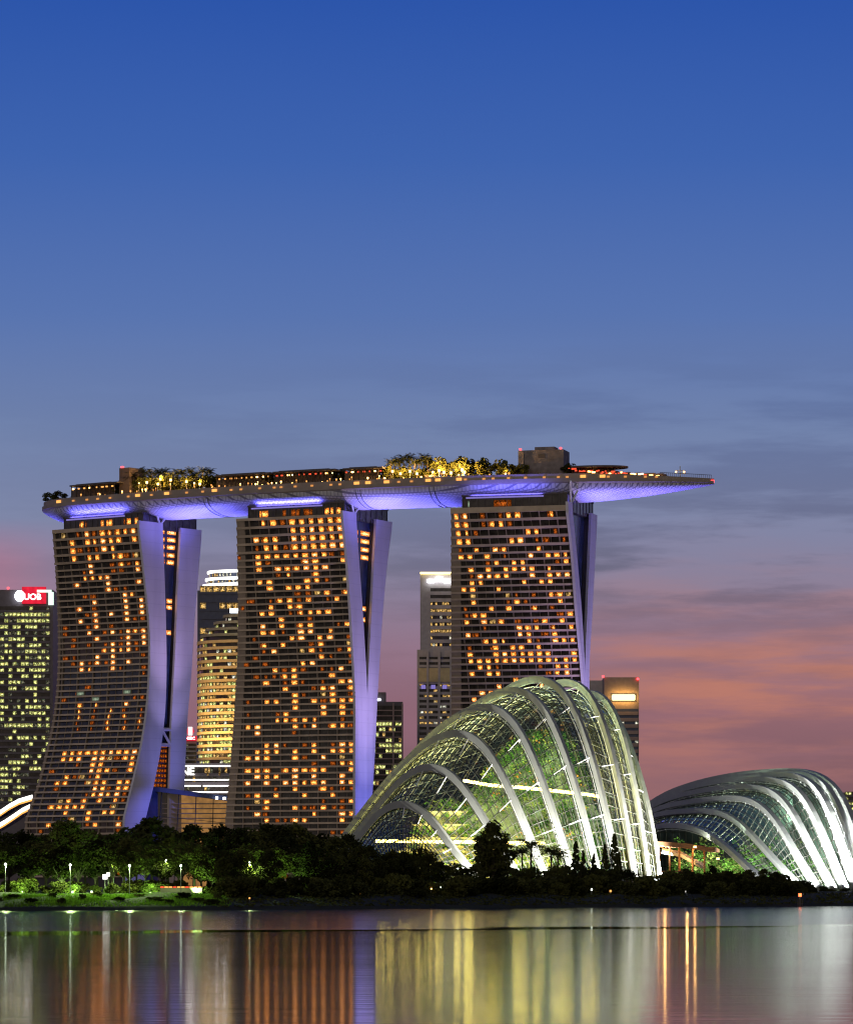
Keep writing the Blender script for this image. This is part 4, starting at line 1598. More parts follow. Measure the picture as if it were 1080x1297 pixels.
paths = [rib_path(p, a, b2, 4.6, 5.0) for p, a, b2 in CF_RIBS]
frontp = [rib_path([(492, 1106), (505, 1098), (516, 1096), (528, 1099), (540, 1108)], 1196, 1174, 4.6, 4.6), rib_path([(468, 1090), (486, 1066), (503, 1054), (520, 1054), (538, 1068), (556, 1090), (563, 1104)], 1206, 1180, 4.6, 4.6)]
backp = [rib_path([(765, 1060), (775, 1010), (788, 975), (800, 970), (812, 990), (822, 1030), (830, 1104)], 1340, 1262, 4.6, 5.0)]
CF_FINE = conservatory(cf, paths, frontp, backp, 0.955, 5, 1.15, 1.5, 1.25, 2.25, 2.5e5, (1.0, 0.96, 0.88))

# planted mountain inside
mt_c = at(668, 1124, 1252)
mtn = thing('planted_mountain', 'green planted mountain inside the tall conservatory', 'planted mountain', (mt_c.x, mt_c.y, 4.5))
rk = MB()
prof_m = [(33, 0), (31, 6), (27, 14), (22, 22), (18, 30), (14, 38), (10, 44), (6, 49), (0.5, 51)]
rings = []
for rr0, hh in prof_m:
    rings.append([Vector((mt_c.x + rr0 * 1.15 * (1 + 0.12 * math.sin(3 * a + hh)) * math.cos(a) + hh * 0.10, mt_c.y + rr0 * 0.8 * (1 + 0.12 * math.sin(4 * a + hh)) * math.sin(a), 4.5 + hh)) for a in np.linspace(0, 6.283, 26, endpoint=False)])
rk.loft(rings)
rk.build('rock', M['rock'], mtn)
fols = {'leafin': MB(), 'leafpale': MB(), 'leafflower': MB()}
for _ in range(1250):
    hh = rng.uniform(0, 50)
    rr0 = float(np.interp(hh, [p[1] for p in prof_m], [p[0] for p in prof_m]))
    a = rng.uniform(math.pi * 0.95, math.pi * 2.05)
    cpt = (mt_c.x + rr0 * 1.15 * math.cos(a) + hh * 0.10, mt_c.y + rr0 * 0.8 * math.sin(a) - 0.5, 4.5 + hh)
    k = rng.random()
    mk = 'leafin' if k < 0.72 else ('leafpale' if k < 0.94 else 'leafflower')
    leaf_quads(fols[mk], blob_points(cpt, (2.0, 1.3, 1.4), 26 if mk != 'leafflower' else 10, 0.2), 0.42)
for mk, nm in (('leafin', 'foliage'), ('leafpale', 'pale_foliage'), ('leafflower', 'blossom')):
    o = fols[mk].build(nm, M[mk], mtn)
    o['kind'] = 'stuff'
tr_c = at(560, 1124, 1232)
ter = thing('planted_terrace', 'stepped golden lit planted terrace left of the mountain inside the tall conservatory', 'planted terrace', (tr_c.x, tr_c.y, 4.5))
rk = MB()
for k in range(6):
    q0, q1 = at(486 + k * 9, 1124, 1232), at(672, 1124, 1232)
    rk.box(((q0.x + q1.x) / 2, 1236 + k * 2.4, 4.4 + 2.0 + k * 4.2), (q1.x - q0.x, 26 - k * 3.4, 4.2))
rk.build('rock', mat_pbr('terrace_stone', (0.20, 0.17, 0.09), 0.9, noise=0.5, scale=0.5), ter)
tf1, tf2 = MB(), MB()
for _ in range(520):
    k = rng.randrange(0, 7)
    q = at(rng.uniform(488 + k * 9, 670), 1124, 1222 + k * 4.0)
    leaf_quads(tf1 if rng.random() < 0.55 else tf2, blob_points((q.x, q.y, 5.0 + k * 4.2 + rng.uniform(0, 2.6)), (1.5, 1.0, 1.0), 20, 0.2), 0.38)
tag(tf1.build('foliage', M['leafin'], ter), kind='stuff')
tag(tf2.build('pale_foliage', M['leafpale'], ter), kind='stuff')
# inner beds round the dome floor
bed = MB()
bed2 = MB()
for _ in range(420):
    px = rng.uniform(505, 800)
    d_ = rng.uniform(1196, 1240) + max(0, px - 740) * 0.35
    q = at(px, 1124, d_)
    hh = rng.uniform(0.5, 9) * (0.5 + 0.5 * min(1, (px - 500) / 80))
    leaf_quads(bed if rng.random() < 0.6 else bed2, blob_points((q.x, q.y, 4.5 + hh), (1.8, 1.4, 1.5), 20, 0.2), 0.45)
o = tag(bed.build('conservatory_shrubbery', M['leafin']), 'dense green planting along the floor of the tall conservatory', 'plants', kind='stuff')
o = tag(bed2.build('conservatory_foliage', M['leafpale']), 'pale yellow green planting mixed into the floor beds of the tall conservatory', 'plants', kind='stuff')
# lit walkways
for lab, pts in (('bright lit walkway crossing high inside the tall conservatory', [(586, 989, 1222), (620, 995, 1218), (660, 998, 1217), (700, 1002, 1220), (745, 1007, 1230), (762, 1010, 1238)]),
                 ('bright lit low walkway behind the smallest white arch', [(476, 1066, 1212), (520, 1066, 1204), (560, 1067, 1200), (603, 1067, 1198), (640, 1068, 1200), (690, 1068, 1206)])):
    q = at(*pts[0])
    wk = thing('walkway', lab, 'walkway', q, 'lit walkways inside the tall conservatory')
    P_ = [at(*p) for p in pts]
    mb = MB()
    mb.loft([[p + Vector((0, -0.6, -0.35)), p + Vector((0, 1.8, -0.35)), p + Vector((0, 1.8, 0.0)), p + Vector((0, -0.6, 0.0))] for p in P_])
    mb.build('walkway_slab', M['white'], wk)
    mb = MB()
    mb.loft([[p + Vector((0, -0.8, -0.4)), p + Vector((0, -0.62, -0.4)), p + Vector((0, -0.62, 0.5)), p + Vector((0, -0.8, 0.5))] for p in P_])
    mb.build('light_strip', M['warmstrip'], wk)
# inside lights of the conservatory
for px, y, d_, pw, col in ((560, 1085, 1200, 1.3e5, (1, 0.74, 0.20)), (620, 1075, 1195, 1.7e5, (1, 0.76, 0.22)), (690, 1075, 1205, 1.2e5, (1, 0.78, 0.30)), (745, 1075, 1218, 5.5e4, (1, 0.94, 0.72)),
                           (600, 1010, 1222, 4.5e4, (1, 0.84, 0.42)), (655, 985, 1215, 4.2e4, (1.0, 0.95, 0.5)), (715, 990, 1222, 3.2e4, (0.98, 0.97, 0.6)), (672, 930, 1226, 2.6e4, (0.85, 1.0, 0.7)), (720, 925, 1232, 1.5e4, (0.85, 1.0, 0.8)), (610, 960, 1236, 2.6e4, (1.0, 0.9, 0.55)), (540, 1040, 1226, 2.6e4, (1.0, 0.82, 0.42)), (525, 1060, 1208, 4.0e4, (1, 0.78, 0.3)), (790, 1080, 1250, 1.0e4, (0.95, 1.0, 0.9)),
                           (560, 1020, 1235, 2.4e4, (1, 0.85, 0.5))):
    lamp('conservatory_light', 'SPOT', at(px, y, d_ - 3), pw * 1.15, col, at(0.5 * px + 325, y - 22, d_ + 34), size=0.8, angle=125, blend=0.6)

FD_RIBS = [
    ([(797, 1085), (808, 1060), (830, 1046), (855, 1045), (875, 1048), (895, 1055), (915, 1069), (935, 1087), (955, 1106)], 1400, 1235),
    ([(795, 1080), (806, 1045), (827, 1032), (847, 1029), (872, 1027), (897, 1027), (915, 1029), (930, 1036), (947, 1052), (972, 1080), (990, 1100), (1010, 1122)], 1403, 1237),
    ([(795, 1075), (805, 1040), (826, 1026), (847, 1020), (885, 1014), (922, 1010), (948, 1011), (966, 1019), (985, 1040), (1000, 1067), (1015, 1095), (1032, 1121)], 1406, 1240),
    ([(795, 1070), (805, 1035), (825, 1020), (847, 1011), (885, 1002), (922, 997), (960, 996), (980, 1000), (995, 1011), (1008, 1032), (1022, 1065), (1037, 1095), (1054, 1125)], 1410, 1244),
    ([(795, 1065), (805, 1030), (825, 1015), (860, 1001), (910, 989), (960, 986), (995, 988), (1012, 996), (1026, 1015), (1040, 1052), (1055, 1090), (1070, 1127)], 1414, 1248),
    ([(797, 1060), (808, 1025), (830, 1011), (870, 997), (920, 985), (985, 980), (1015, 981), (1032, 987), (1046, 1007), (1058, 1042), (1070, 1085), (1083, 1127)], 1418, 1253),
    ([(800, 1058), (812, 1024), (835, 1008), (880, 992), (930, 982), (1000, 977), (1033, 980), (1049, 989), (1061, 1010), (1073, 1047), (1085, 1090), (1095, 1125)], 1422, 1259),
    ([(804, 1056), (818, 1022), (842, 1005), (890, 989), (945, 979), (1018, 975), (1048, 982), (1066, 999), (1079, 1030), (1093, 1080), (1104, 1124)], 1426, 1267)]
fd = thing('glass_conservatory', 'low wide glass conservatory with sweeping white ribs at the right edge', 'conservatory', at(960, 1124, 1310), 'glass conservatories')
paths2 = [rib_path(p, a, b2, 4.8, 4.9) for p, a, b2 in FD_RIBS]
FD_FINE = conservatory(fd, paths2, [], [], 0.955, 5, 2.3, 1.6, 1.4, 1.7, 4.2e5, (0.97, 0.98, 1.0), truss=True)
ew = MB()
S8 = paths2[-1]
c8 = (S8[0] + S8[-1]) / 2
S8 = [Vector(c8 + (p - c8) * 0.95) + Vector((0, 1.0, 0)) for p in S8]
for a, b2 in zip(S8[:-1], S8[1:]):
    ew.face([a, b2, (b2.x, b2.y, 4.5), (a.x, a.y, 4.5)])
ew.build('end_wall', mat_pbr('dark_end_glass', (0.05, 0.075, 0.065), 0.3, noise=0.5, scale=0.12, spec=0.5), fd)
ewg = MB()
for k in range(2, len(S8) - 1):
    ewg.tube([S8[k] + Vector((0, -0.4, 0)), Vector((S8[k].x, S8[k].y - 0.4, 4.5))], 0.14, 4)
for z in np.arange(9, 40, 4.0):
    seg_ = [p for p in S8 if p.z > z]
    if len(seg_) > 2:
        ewg.tube([Vector((seg_[0].x, seg_[0].y - 0.4, z)), Vector((seg_[-1].x, seg_[-1].y - 0.4, z))], 0.14, 4)
ewg.build('end_wall_grid', M['grid'], fd)
bed = MB()
bed2 = MB()
for _ in range(620):
    px = rng.uniform(850, 1090)
    d_ = rng.uniform(1275, 1350)
    q = at(px, 1124, d_)
    hh = rng.uniform(0.5, 9) + max(0, 14 * rng.random() ** 2 * (d_ - 1275) / 75)
    leaf_quads(bed if rng.random() < 0.7 else bed2, blob_points((q.x, q.y, 4.7 + hh), (2.2, 1.6, 1.6), 20, 0.2), 0.5)
tag(bed.build('conservatory_shrubbery', M['leafin']), 'green planting along the floor of the low conservatory', 'plants', kind='stuff')
tag(bed2.build('conservatory_foliage', M['leafpale']), 'pale planting mixed into the beds of the low conservatory', 'plants', kind='stuff')
for px, y, d_, pw in ((880, 1080, 1290, 0.8e4), (930, 1075, 1285, 1.4e4), (975, 1080, 1275, 1.6e4), (1015, 1080, 1290, 2.0e4), (1050, 1070, 1300, 2.4e4), (940, 1040, 1320, 1.0e4), (1000, 1030, 1320, 1.4e4), (1075, 1090, 1310, 1.6e4)):
    lamp('conservatory_light', 'SPOT', at(px, y, d_), pw * 2.2, (0.96, 1.0, 0.82), at(px + 4, y - 14, d_ + 30), size=0.8, angle=165, blend=0.4)

# open timber canopy between the two conservatories
cn = at(858, 1124, 1222)
can = thing('timber_canopy', 'amber lit timber canopy on posts between the two conservatories', 'canopy', (cn.x, cn.y, 4.5))
mb = MB()
P_ = [(at(a, y, 1222), at(a + 6, y + 3, 1240)) for a, y in ((829, 1066), (850, 1067), (872, 1069), (896, 1073), (905, 1073))]
mb.loft([[a, b2, b2 + Vector((0, 0, -1.0)), a + Vector((0, 0, -1.4))] for a, b2 in P_])
tc_m = mat_pbr('canopy_timber', (0.30, 0.16, 0.08), 0.6)
mb.build('roof', tc_m, can)
mb = MB()
for px in (834, 848, 860, 877, 892):
    a = at(px, 1070, 1224)
    mb.tube([(a.x, a.y, 4.3), (a.x, a.y, a.z)], 0.32, 6)
mb.build('posts', tc_m, can)
mb = MB()
mb.tube([at(838, 1078, 1226), at(862, 1082, 1226), at(891, 1098, 1226)], 0.9, 4)
mb.build('ramp_rail', M['white'], can)
mb = MB()
for k in range(6):
    a, b2 = at(838, 1104 + k * 2.6, 1219 - k), at(872 + k * 4, 1104 + k * 2.6, 1219 - k)
    mb.box(((a.x + b2.x) / 2, a.y, a.z), (b2.x - a.x, 2.4, 0.35))
mb.build('steps', tc_m, can)
for px, y in ((842, 1073), (880, 1074), (870, 1090)):
    lamp('canopy_light', 'POINT', at(px, y + 2, 1223), 800, (1.0, 0.50, 0.16), size=0.4)
for px, y in ((838, 1072), (880, 1073), (909, 1088)):
    mb = MB()
    mb.box(at(px, y, 1218), (0.9, 0.5, 0.6))
    mb.build('lamp', M['warmlamp'], can)


# ------------------------------------------------------------------ buildings of the city behind
def block(label, px0, px1, ytop, d, depth, mat, floors, cols, lit_fn, yfirst, ylast, name='office_block', group='city buildings behind the hotel', band=0.35, bandmat=None, wmat=None, inset=(0.04, 0.04), turn=0.0):
    x0_, x1_ = (px0 - HX) / F * d, (px1 - HX) / F * d
    zt = zat(ytop, d)
    cx, wd = (x0_ + x1_) / 2, x1_ - x0_
    root = thing(name, label, 'building', (cx, d + depth / 2, 4.5), group)
    mb = MB()
    mb.box((cx, d + depth / 2, (zt + 3.5) / 2), (wd, depth, zt - 3.5))
    mb.build('wall', mat, root)
    z1, z0 = zat(yfirst, d), zat(ylast, d)
    fh = (z1 - z0) / floors
    bm, dm, items = MB(), MB(), []
    xa, xb = x0_ + wd * inset[0], x1_ - wd * inset[1]
    cw_ = (xb - xa) / cols
    for i in range(floors):
        zc = z1 - fh * (i + 0.5)
        bm.box(((xa + xb) / 2, d - 0.35, zc - fh * 0.5 + fh * band / 2), (xb - xa, 0.7, fh * band))
        dm.face([(xa, d - 0.06, zc - fh * 0.5 + fh * band), (xb, d - 0.06, zc - fh * 0.5 + fh * band), (xb, d - 0.06, zc + fh * 0.5), (xa, d - 0.06, zc + fh * 0.5)])
        for j in range(cols):
            mk = lit_fn(i, j, rng)
            if mk:
                a, b2 = xa + cw_ * (j + 0.06), xa + cw_ * (j + 0.94)
                za, zb = zc - fh * 0.5 + fh * band + 0.05, zc + fh * 0.5 - 0.12
                items.append(([(a, d - 0.2, za), (b2, d - 0.2, za), (b2, d - 0.2, zb), (a, d - 0.2, zb)], mk))
    bm.build('floor_bands', bandmat or mat, root)
    dm.build('dark_glazing', wmat or M['darkglass'], root)
    add_windows(root, items, cap=80)
    return root, cx, wd, zt


def text(body, size, loc, mat, parent, rz=0.0, name='lettering'):
    cu = bpy.data.curves.new(name, 'FONT')
    cu.body = body
    cu.size = size
    cu.align_x, cu.align_y = 'CENTER', 'CENTER'
    cu.extrude = 0.15
    cu.offset = size * 0.02
    cu.materials.append(mat)
    o = bpy.data.objects.new(name, cu)
    COL.objects.link(o)
    o.location = loc
    o.rotation_euler = (R(90), 0, rz)
    bpy.context.view_layer.update()
    me = bpy.data.meshes.new_from_object(o.evaluated_get(bpy.context.evaluated_depsgraph_get()))
    bpy.data.objects.remove(o)
    o = bpy.data.objects.new(name, me)
    COL.objects.link(o)
    o.location = loc
    o.rotation_euler = (R(90), 0, rz)
    o.parent = parent
    o.matrix_parent_inverse = Matrix.Translation(-Vector(parent.location))
    return o


def part_box(name, mat, root, c_, s_):
    mb = MB()
    mb.box(c_, s_)
    return mb.build(name, mat, root)


# left office block with the red sign
def lit_left(i, j, r):
    dens = [0.3, 0.95, 0.85, 0.6, 0.75, 0.5, 0.7, 0.9, 0.75, 0.7, 0.8, 0.6, 0.7, 0.6, 0.35, 0.3, 0.75, 0.5, 0.5, 0.6, 0.35, 0.6, 0.3, 0.4, 0.3, 0.6, 0.6, 0.5, 0.4, 0.35, 0.3][i % 31]
    if r.random() < min(0.96, dens * 1.05):
        return 'win_office' if r.random() < 0.72 else 'win_officedim'
    return 'win_officedim' if r.random() < 0.12 else None


rt, cx, wd, zt = block('dark left office block with a red lit sign and rows of yellow green windows', -30, 67, 747, 2450, 45, M['bldg_dark'], 32, 17, lit_left, 768, 1018, bandmat=M['bldg_dark'])
px = lambda p, y, d: at(p, y, d)
q = at(40, 756, 2449)
part_box('sign_panel', M['redsign'], rt, (q.x + 1.5, 2449.3, q.z + 1), (15, 1.0, 10.5))
text('UOB', 5.2, (q.x + 0.6, 2448.5, q.z - 0.2), M['whitelight'], rt)
q = at(25, 755, 2448)
mb = MB()
rr_ = []
for z, r_ in ((-3.2, 1.4), (-1.9, 2.7), (0, 3.2), (1.9, 2.7), (3.2, 1.4)):
    rr_.append([(q.x + r_ * math.cos(a), 2447.5 + 0.35 * r_ * math.sin(a), q.z + z) for a in np.linspace(0, 6.283, 14, endpoint=False)])
mb.loft(rr_)
fl_ = mb.build('floodlamp', M['coolwhite'], rt)
mb = MB()
a = at(60, 752, 2448)
mb.box((a.x - 2, 2448.6, a.z + 1.6), (9, 1, 1.6))
mb.box((a.x + 2.2, 2448.6, a.z - 3.0), (3.2, 1.0, 8))
mb.build('lit_corner', M['greenwhite'], rt)
a = at(10, 746, 2449)
part_box('beacon', M['beacon'], rt, (a.x, 2450, a.z + 0.6), (1.2, 1.2, 1.2))
# pale slim block right behind it
rt, cx, wd, zt = block('slim mauve grey building squeezed between the left office block and the leftmost tower', 66, 74, 780, 2520, 30, M['bldg_grey'], 20, 2, lambda i, j, r: 'win_officedim' if r.random() < 0.12 else None, 800, 1010)

# tower with lit crown, dark blue
rt, cx, wd, zt = block('dark blue glass tower with a glowing white stepped crown', 250, 322, 748, 2620, 50, M['bldg_blue'], 12, 8,
                       lambda i, j, r: ('win_gold' if r.random() < (0.75 if i in (0, 2) else 0.12) else ('win_officedim' if r.random() < 0.06 else None)), 742, 870, wmat=M['bldg_blue'], band=0.25)
for k, (a, y0_, y1_) in enumerate(((256, 737.5, 747.5), (259.5, 729.5, 737.5), (262, 720, 729.5))):
    mb = MB()
    qa, qb = at(a, y0_, 2625), at(335, y1_, 2625)
    z0_, z1_ = zat(y1_, 2625), zat(y0_, 2625)
    cxe, rxe = at(308, 740, 2640).x, at(308, 740, 2640).x - at(a, 740, 2640).x
    def oval(z, gr):
        return [(cxe + (rxe + gr) * math.cos(q_), 2652 + (24 - 3 * k + gr) * math.sin(q_), z) for q_ in np.linspace(0, 6.283, 36, endpoint=False)]
    mb = MB()
    mb.hexa(oval(z0_, -0.8), oval(z1_, -0.8))
    mb.build('crown_tier', M['bldg_blue'], rt)
    mb = MB()
    mb.hexa(oval(z1_ - 1.7, 0.5), oval(z1_, 0.5))
    mb.build('crown_light', M['whitelight'], rt)
    for i in range(13):
        q0_, q1_ = math.pi * (1.05 + i * 0.036), math.pi * (1.05 + (i + rng.uniform(0.45, 0.75)) * 0.036)
        if rng.random() < 0.88:
            pts_ = [(cxe + (rxe - 0.5) * math.cos(v_), 2652 + (24 - 3 * k - 0.5) * math.sin(v_)) for v_ in (q0_, q1_)]
            mb = MB()
            mb.face([(*pts_[0], z0_ + 0.6), (*pts_[1], z0_ + 0.6), (*pts_[1], z1_ - 1.9), (*pts_[0], z1_ - 1.9)], UNIT_UV)
            mb.build('crown_window', M['win_white'] if rng.random() < 0.75 else M['win_gold'], rt)

# round stepped building with balcony rings
rc = at(312, 1124, 2400)
rr_root = thing('round_building', 'round golden balconied building with stepped terraces at the top', 'building', (rc.x, rc.y + 10, 4.5), 'city buildings behind the hotel')
R0 = (312 - 248) / F * 2400
ring_mb, glass_mb, items = MB(), MB(), []
yv = 783.0
fl_i = 0
levels = []
for i, (px_l, y_) in enumerate(((296, 772), (281, 778.5), (269, 787), (259, 795.5), (252, 803.5))):
    levels.append(((312 - px_l) / F * 2400, y_))
yy = 812.0
while yy < 985:
    levels.append((R0, yy))
    yy += 8.25
for i, (r_, y_) in enumerate(levels):
    z = zat(y_, 2400 - r_ * 0.5)
    seg = 40
    lo = [(rc.x + r_ * math.cos(a), rc.y + 10 + r_ * math.sin(a), z - 1.0) for a in np.linspace(0, 6.283, seg, endpoint=False)]
    hi = [(p[0], p[1], z + 0.6) for p in lo]
    ring_mb.hexa(lo, hi)
    zn = z - 4.2
    gi = [(rc.x + (r_ - 1.6) * math.cos(a), rc.y + 10 + (r_ - 1.6) * math.sin(a), z - 0.9) for a in np.linspace(0, 6.283, seg, endpoint=False)]
    glass_mb.hexa([(p[0], p[1], zn) for p in gi], gi)
    nw = 34
    for k in range(nw):
        a = math.pi * 1.0 + math.pi * (k + 0.5) / nw
        if a > math.pi * 1.62:
            continue
        dens = 0.12 if i < 5 else (0.35 if i < 10 else 0.78)
        if rng.random() < dens:
            da = math.pi / nw * 0.42
            rg = r_ - 1.2
            A_, B_ = a - da, a + da
            mk = 'win_office' if rng.random() < 0.45 else ('win_gold' if rng.random() < 0.7 else 'win_white')
            items.append(([(rc.x + rg * math.cos(A_), rc.y + 10 + rg * math.sin(A_), zn + 0.8), (rc.x + rg * math.cos(B_), rc.y + 10 + rg * math.sin(B_), zn + 0.8), (rc.x + rg * math.cos(B_), rc.y + 10 + rg * math.sin(B_), zn + 2.9), (rc.x + rg * math.cos(A_), rc.y + 10 + rg * math.sin(A_), zn + 2.9)], mk))
ring_mb.build('balcony_rings', M['bldg_beige'], rr_root)
glass_mb.build('dark_glazing', M['darkglass'], rr_root)
add_windows(rr_root, items)
q = at(295, 774, 2372)
part_box('floodlamp', M['coolwhite'], rr_root, (q.x + 1, q.y - 2, q.z), (5.5, 1.2, 2.6))
for a_, pw in ((math.pi * 1.25, 1), (math.pi * 1.45, 1)):
    lamp('terrace_light', 'SPOT', (rc.x + (R0 + 30) * math.cos(a_), rc.y + 10 + (R0 + 30) * math.sin(a_), 88), 1.1e5, (1.0, 0.58, 0.2), (rc.x + R0 * math.cos(a_), rc.y + 10 + R0 * math.sin(a_), 120), size=1, angle=125, blend=0.7)

# old bank slab with a red sign between tower one and the round building
rt, cx, wd, zt = block('grey slab building with a small red sign beside the leftmost tower', 232, 249, 938, 2500, 30, M['bldg_grey'], 8, 5, lambda i, j, r: 'win_officedim' if r.random() < 0.12 else None, 942, 985)
q = at(241, 935.5, 2499)
part_box('sign_panel', M['redsign'], rt, (q.x, 2499.0, q.z), (8.4, 1.0, 2.9))
text('HSBC', 2.5, (q.x, 2498.2, q.z), M['whitelight'], rt)
mb = MB()
hx = [(q.x - 2.6, 2498.8, q.z + 4.6), (q.x - 1.3, 2498.8, q.z + 2.0), (q.x + 1.3, 2498.8, q.z + 2.0), (q.x + 2.6, 2498.8, q.z + 4.6), (q.x + 1.3, 2498.8, q.z + 7.2), (q.x - 1.3, 2498.8, q.z + 7.2)]
mb.hexa(hx, [(p[0], p[1] - 0.5, p[2]) for p in hx])
em = mb.build('emblem', M['redsign'], rt)
mb = MB()
mb.face([(q.x - 1.3, 2498.2, q.z + 2.0), (q.x + 1.3, 2498.2, q.z + 2.0), (q.x, 2498.2, q.z + 4.6)])
mb.face([(q.x - 1.3, 2498.2, q.z + 7.2), (q.x, 2498.2, q.z + 4.6), (q.x + 1.3, 2498.2, q.z + 7.2)])
mb.face([(q.x - 1.3, 2498.2, q.z + 2.0), (q.x, 2498.2, q.z + 4.6), (q.x - 1.3, 2498.2, q.z + 7.2)])
mb.face([(q.x + 1.3, 2498.2, q.z + 2.0), (q.x + 1.3, 2498.2, q.z + 7.2), (q.x, 2498.2, q.z + 4.6)])
mb.build('emblem_light', M['whitelight'], em)

# low waterfront block with white light strips and a big sign
rt, cx, wd, zt = block('low dark waterfront block with white light strips and large white letters', 222, 310, 967, 2330, 40, M['bldg_dark'], 4, 22,
                       lambda i, j, r: 'win_officedim' if r.random() < 0.2 else ('win_gold' if r.random() < 0.08 else None), 972, 1018)
for y_, a, b2 in ((970.5, 231, 310), (988, 231, 310), (995.8, 231, 254), (995.8, 257, 310), (1003.5, 233, 310)):
    qa, qb = at(a, y_, 2328), at(b2, y_, 2328)
    part_box('light_strip', M['whitelight'], rt, ((qa.x + qb.x) / 2, 2328.4, qa.z), (qb.x - qa.x, 1.0, 0.75))
q = at(233.5, 976.8, 2327)
text('ONE', 6.2, (q.x - 0.6, 2327.5, q.z - 0.4), M['whitelight'], rt)
for k in range(2):
    qa = at(263 + k * 15, 977.5, 2328)
    part_box('lit_post', M['win_gold'], rt, (qa.x, 2328.4, qa.z), (1.0, 0.8, 4.8))

# tower with white roof sign between the middle and right towers
rt, cx, wd, zt = block('mauve grey office tower with a white floodlit roof sign', 532, 600, 727, 2500, 45, M['bldg_grey'], 23, 18,
                       lambda i, j, r: (None if i < 2 else ('win_gold' if (j in (0,) or i in (3, 6) or r.random() < 0.25) else ('win_white' if r.random() < 0.14 else None))), 745, 945, inset=(0.19, 0.02), band=0.5)
qa, qb = at(532, 728, 2499), at(601, 728, 2499)
part_box('roof_light', M['yellowsign'], rt, ((qa.x + qb.x) / 2, 2498.6, qa.z + 1.0), (qb.x - qa.x, 1.6, 1.3))
mb = MB()
for a, y_, w_, h_ in ((545.5, 736, 9, 4.5), (556, 733.5, 9, 6.0), (566, 736, 9, 4.5), (576, 736, 9, 4.5)):
    qa = at(a, y_, 2498)
    mb.box((qa.x, 2498, qa.z), (w_ / 2.05, 1.0, h_ / 2))
mb.build('lit_sign', M['coolwhite'], rt)
mb = MB()
rt, cx, wd, zt = block('lower stepped grey office block under the white roof sign', 528, 602, 823, 2440, 40, M['bldg_grey'], 26, 12,
                       lambda i, j, r: ('win_gold' if r.random() < 0.22 else ('win_white' if r.random() < 0.12 else None)) if i > 4 else ('win_gold' if r.random() < 0.05 else None), 832, 1010, inset=(0.04, 0.02), band=0.5)
for a in (541.5, 556, 571):
    qa = at(a, 905, 2438)
    part_box('pier', M['bldg_grey'], rt, (qa.x, 2438.8, zat(905, 2438)), (1.4, 1.4, 78))
for a, b2 in ((530, 541), (542.5, 555.5), (557, 570)):
    qa, qb = at(a, 856, 2438), at(b2, 856, 2438)
    part_box('blank_panel', M['bldg_beige'], rt, ((qa.x + qb.x) / 2, 2438.9, qa.z + 0.5), (qb.x - qa.x, 1.0, 8.5))
    qa = at(a + 6, 870, 2437)
    part_box('violet_lamp', M['violet'], rt, (qa.x, 2438.6, qa.z), (2.6, 1.0, 2.4))

# brown grid block right of the middle tower
rt, cx, wd, zt = block('dark office block with pinkish floor bands beside the middle tower', 455, 510, 889, 2380, 40, M['bldg_dark'], 20, 13,
                       lambda i, j, r: None if i in (0, 1, 2) else ('win_office' if r.random() < (0.75 if i in (3, 7, 8, 11) else 0.3) else ('win_gold' if r.random() < 0.12 else None)), 894, 1030, bandmat=M['bldg_pink'], band=0.22, inset=(0.0, 0.02))
mb = MB()
for a in (498, 509.3):
    qa = at(a, 960, 2379)
    mb.box((qa.x, 2379.0, zat(962, 2379)), (0.9, 1.6, 68))
mb.build('pier', M['bldg_pink'], rt)
qa = at(476, 884, 2390)
part_box('roof_house', M['bldg_dark'], rt, (qa.x, 2400, qa.z + 0.5), (12, 14, 6))
part_box('roof_lamp', M['coolwhite'], rt, (qa.x + 1, 2392.5, qa.z - 1), (3.5, 0.8, 1.2))

# right block with the yellow sign
rt, cx, wd, zt = block('brown office block with a glowing yellow sign behind the tall conservatory', 765, 809, 858, 2420, 40, M['bldg_brown'], 14, 10,
                       lambda i, j, r: 'win_white' if r.random() < 0.10 else None, 898, 1010, inset=(0.0, 0.02), band=0.55, wmat=M['bldg_blue'])
qa = at(789.5, 883.5, 2419)
mb = MB()
mb.box((qa.x, 2419.3, qa.z), (13.6, 1.0, 3.8))
mb.box((qa.x, 2419.2, qa.z), (14.4, 1.0, 2.6))
mb.build('lit_sign', M['yellowsign'], rt)
part_box('sign_board', M['bldg_dark'], rt, (qa.x, 2419.9, qa.z), (15.6, 0.4, 5.0))
lamp('sign_glow', 'AREA', (qa.x, 2416.5, qa.z), 2500, (1.0, 0.55, 0.12), (qa.x, 2430, qa.z), sx=14, sy=3)
for a, y_ in ((763.5, 857), (807.5, 860)):
    q = at(a, y_, 2419)
    part_box('beacon', M['beacon'], rt, (q.x, 2419.5, q.z), (1.3, 1.3, 1.3))
rt, cx, wd, zt = block('pale side block left of the yellow sign', 744, 764.5, 862, 2445, 40, M['bldg_grey'], 12, 4, lambda i, j, r: 'win_white' if r.random() < 0.06 else None, 880, 1010)
# right edge block
rt, cx, wd, zt = block('low block with yellow window rows at the right edge', 1068, 1120, 1004, 1900, 40, M['bldg_dark'], 5, 12, lambda i, j, r: 'win_office' if r.random() < 0.8 else None, 1003, 1035)

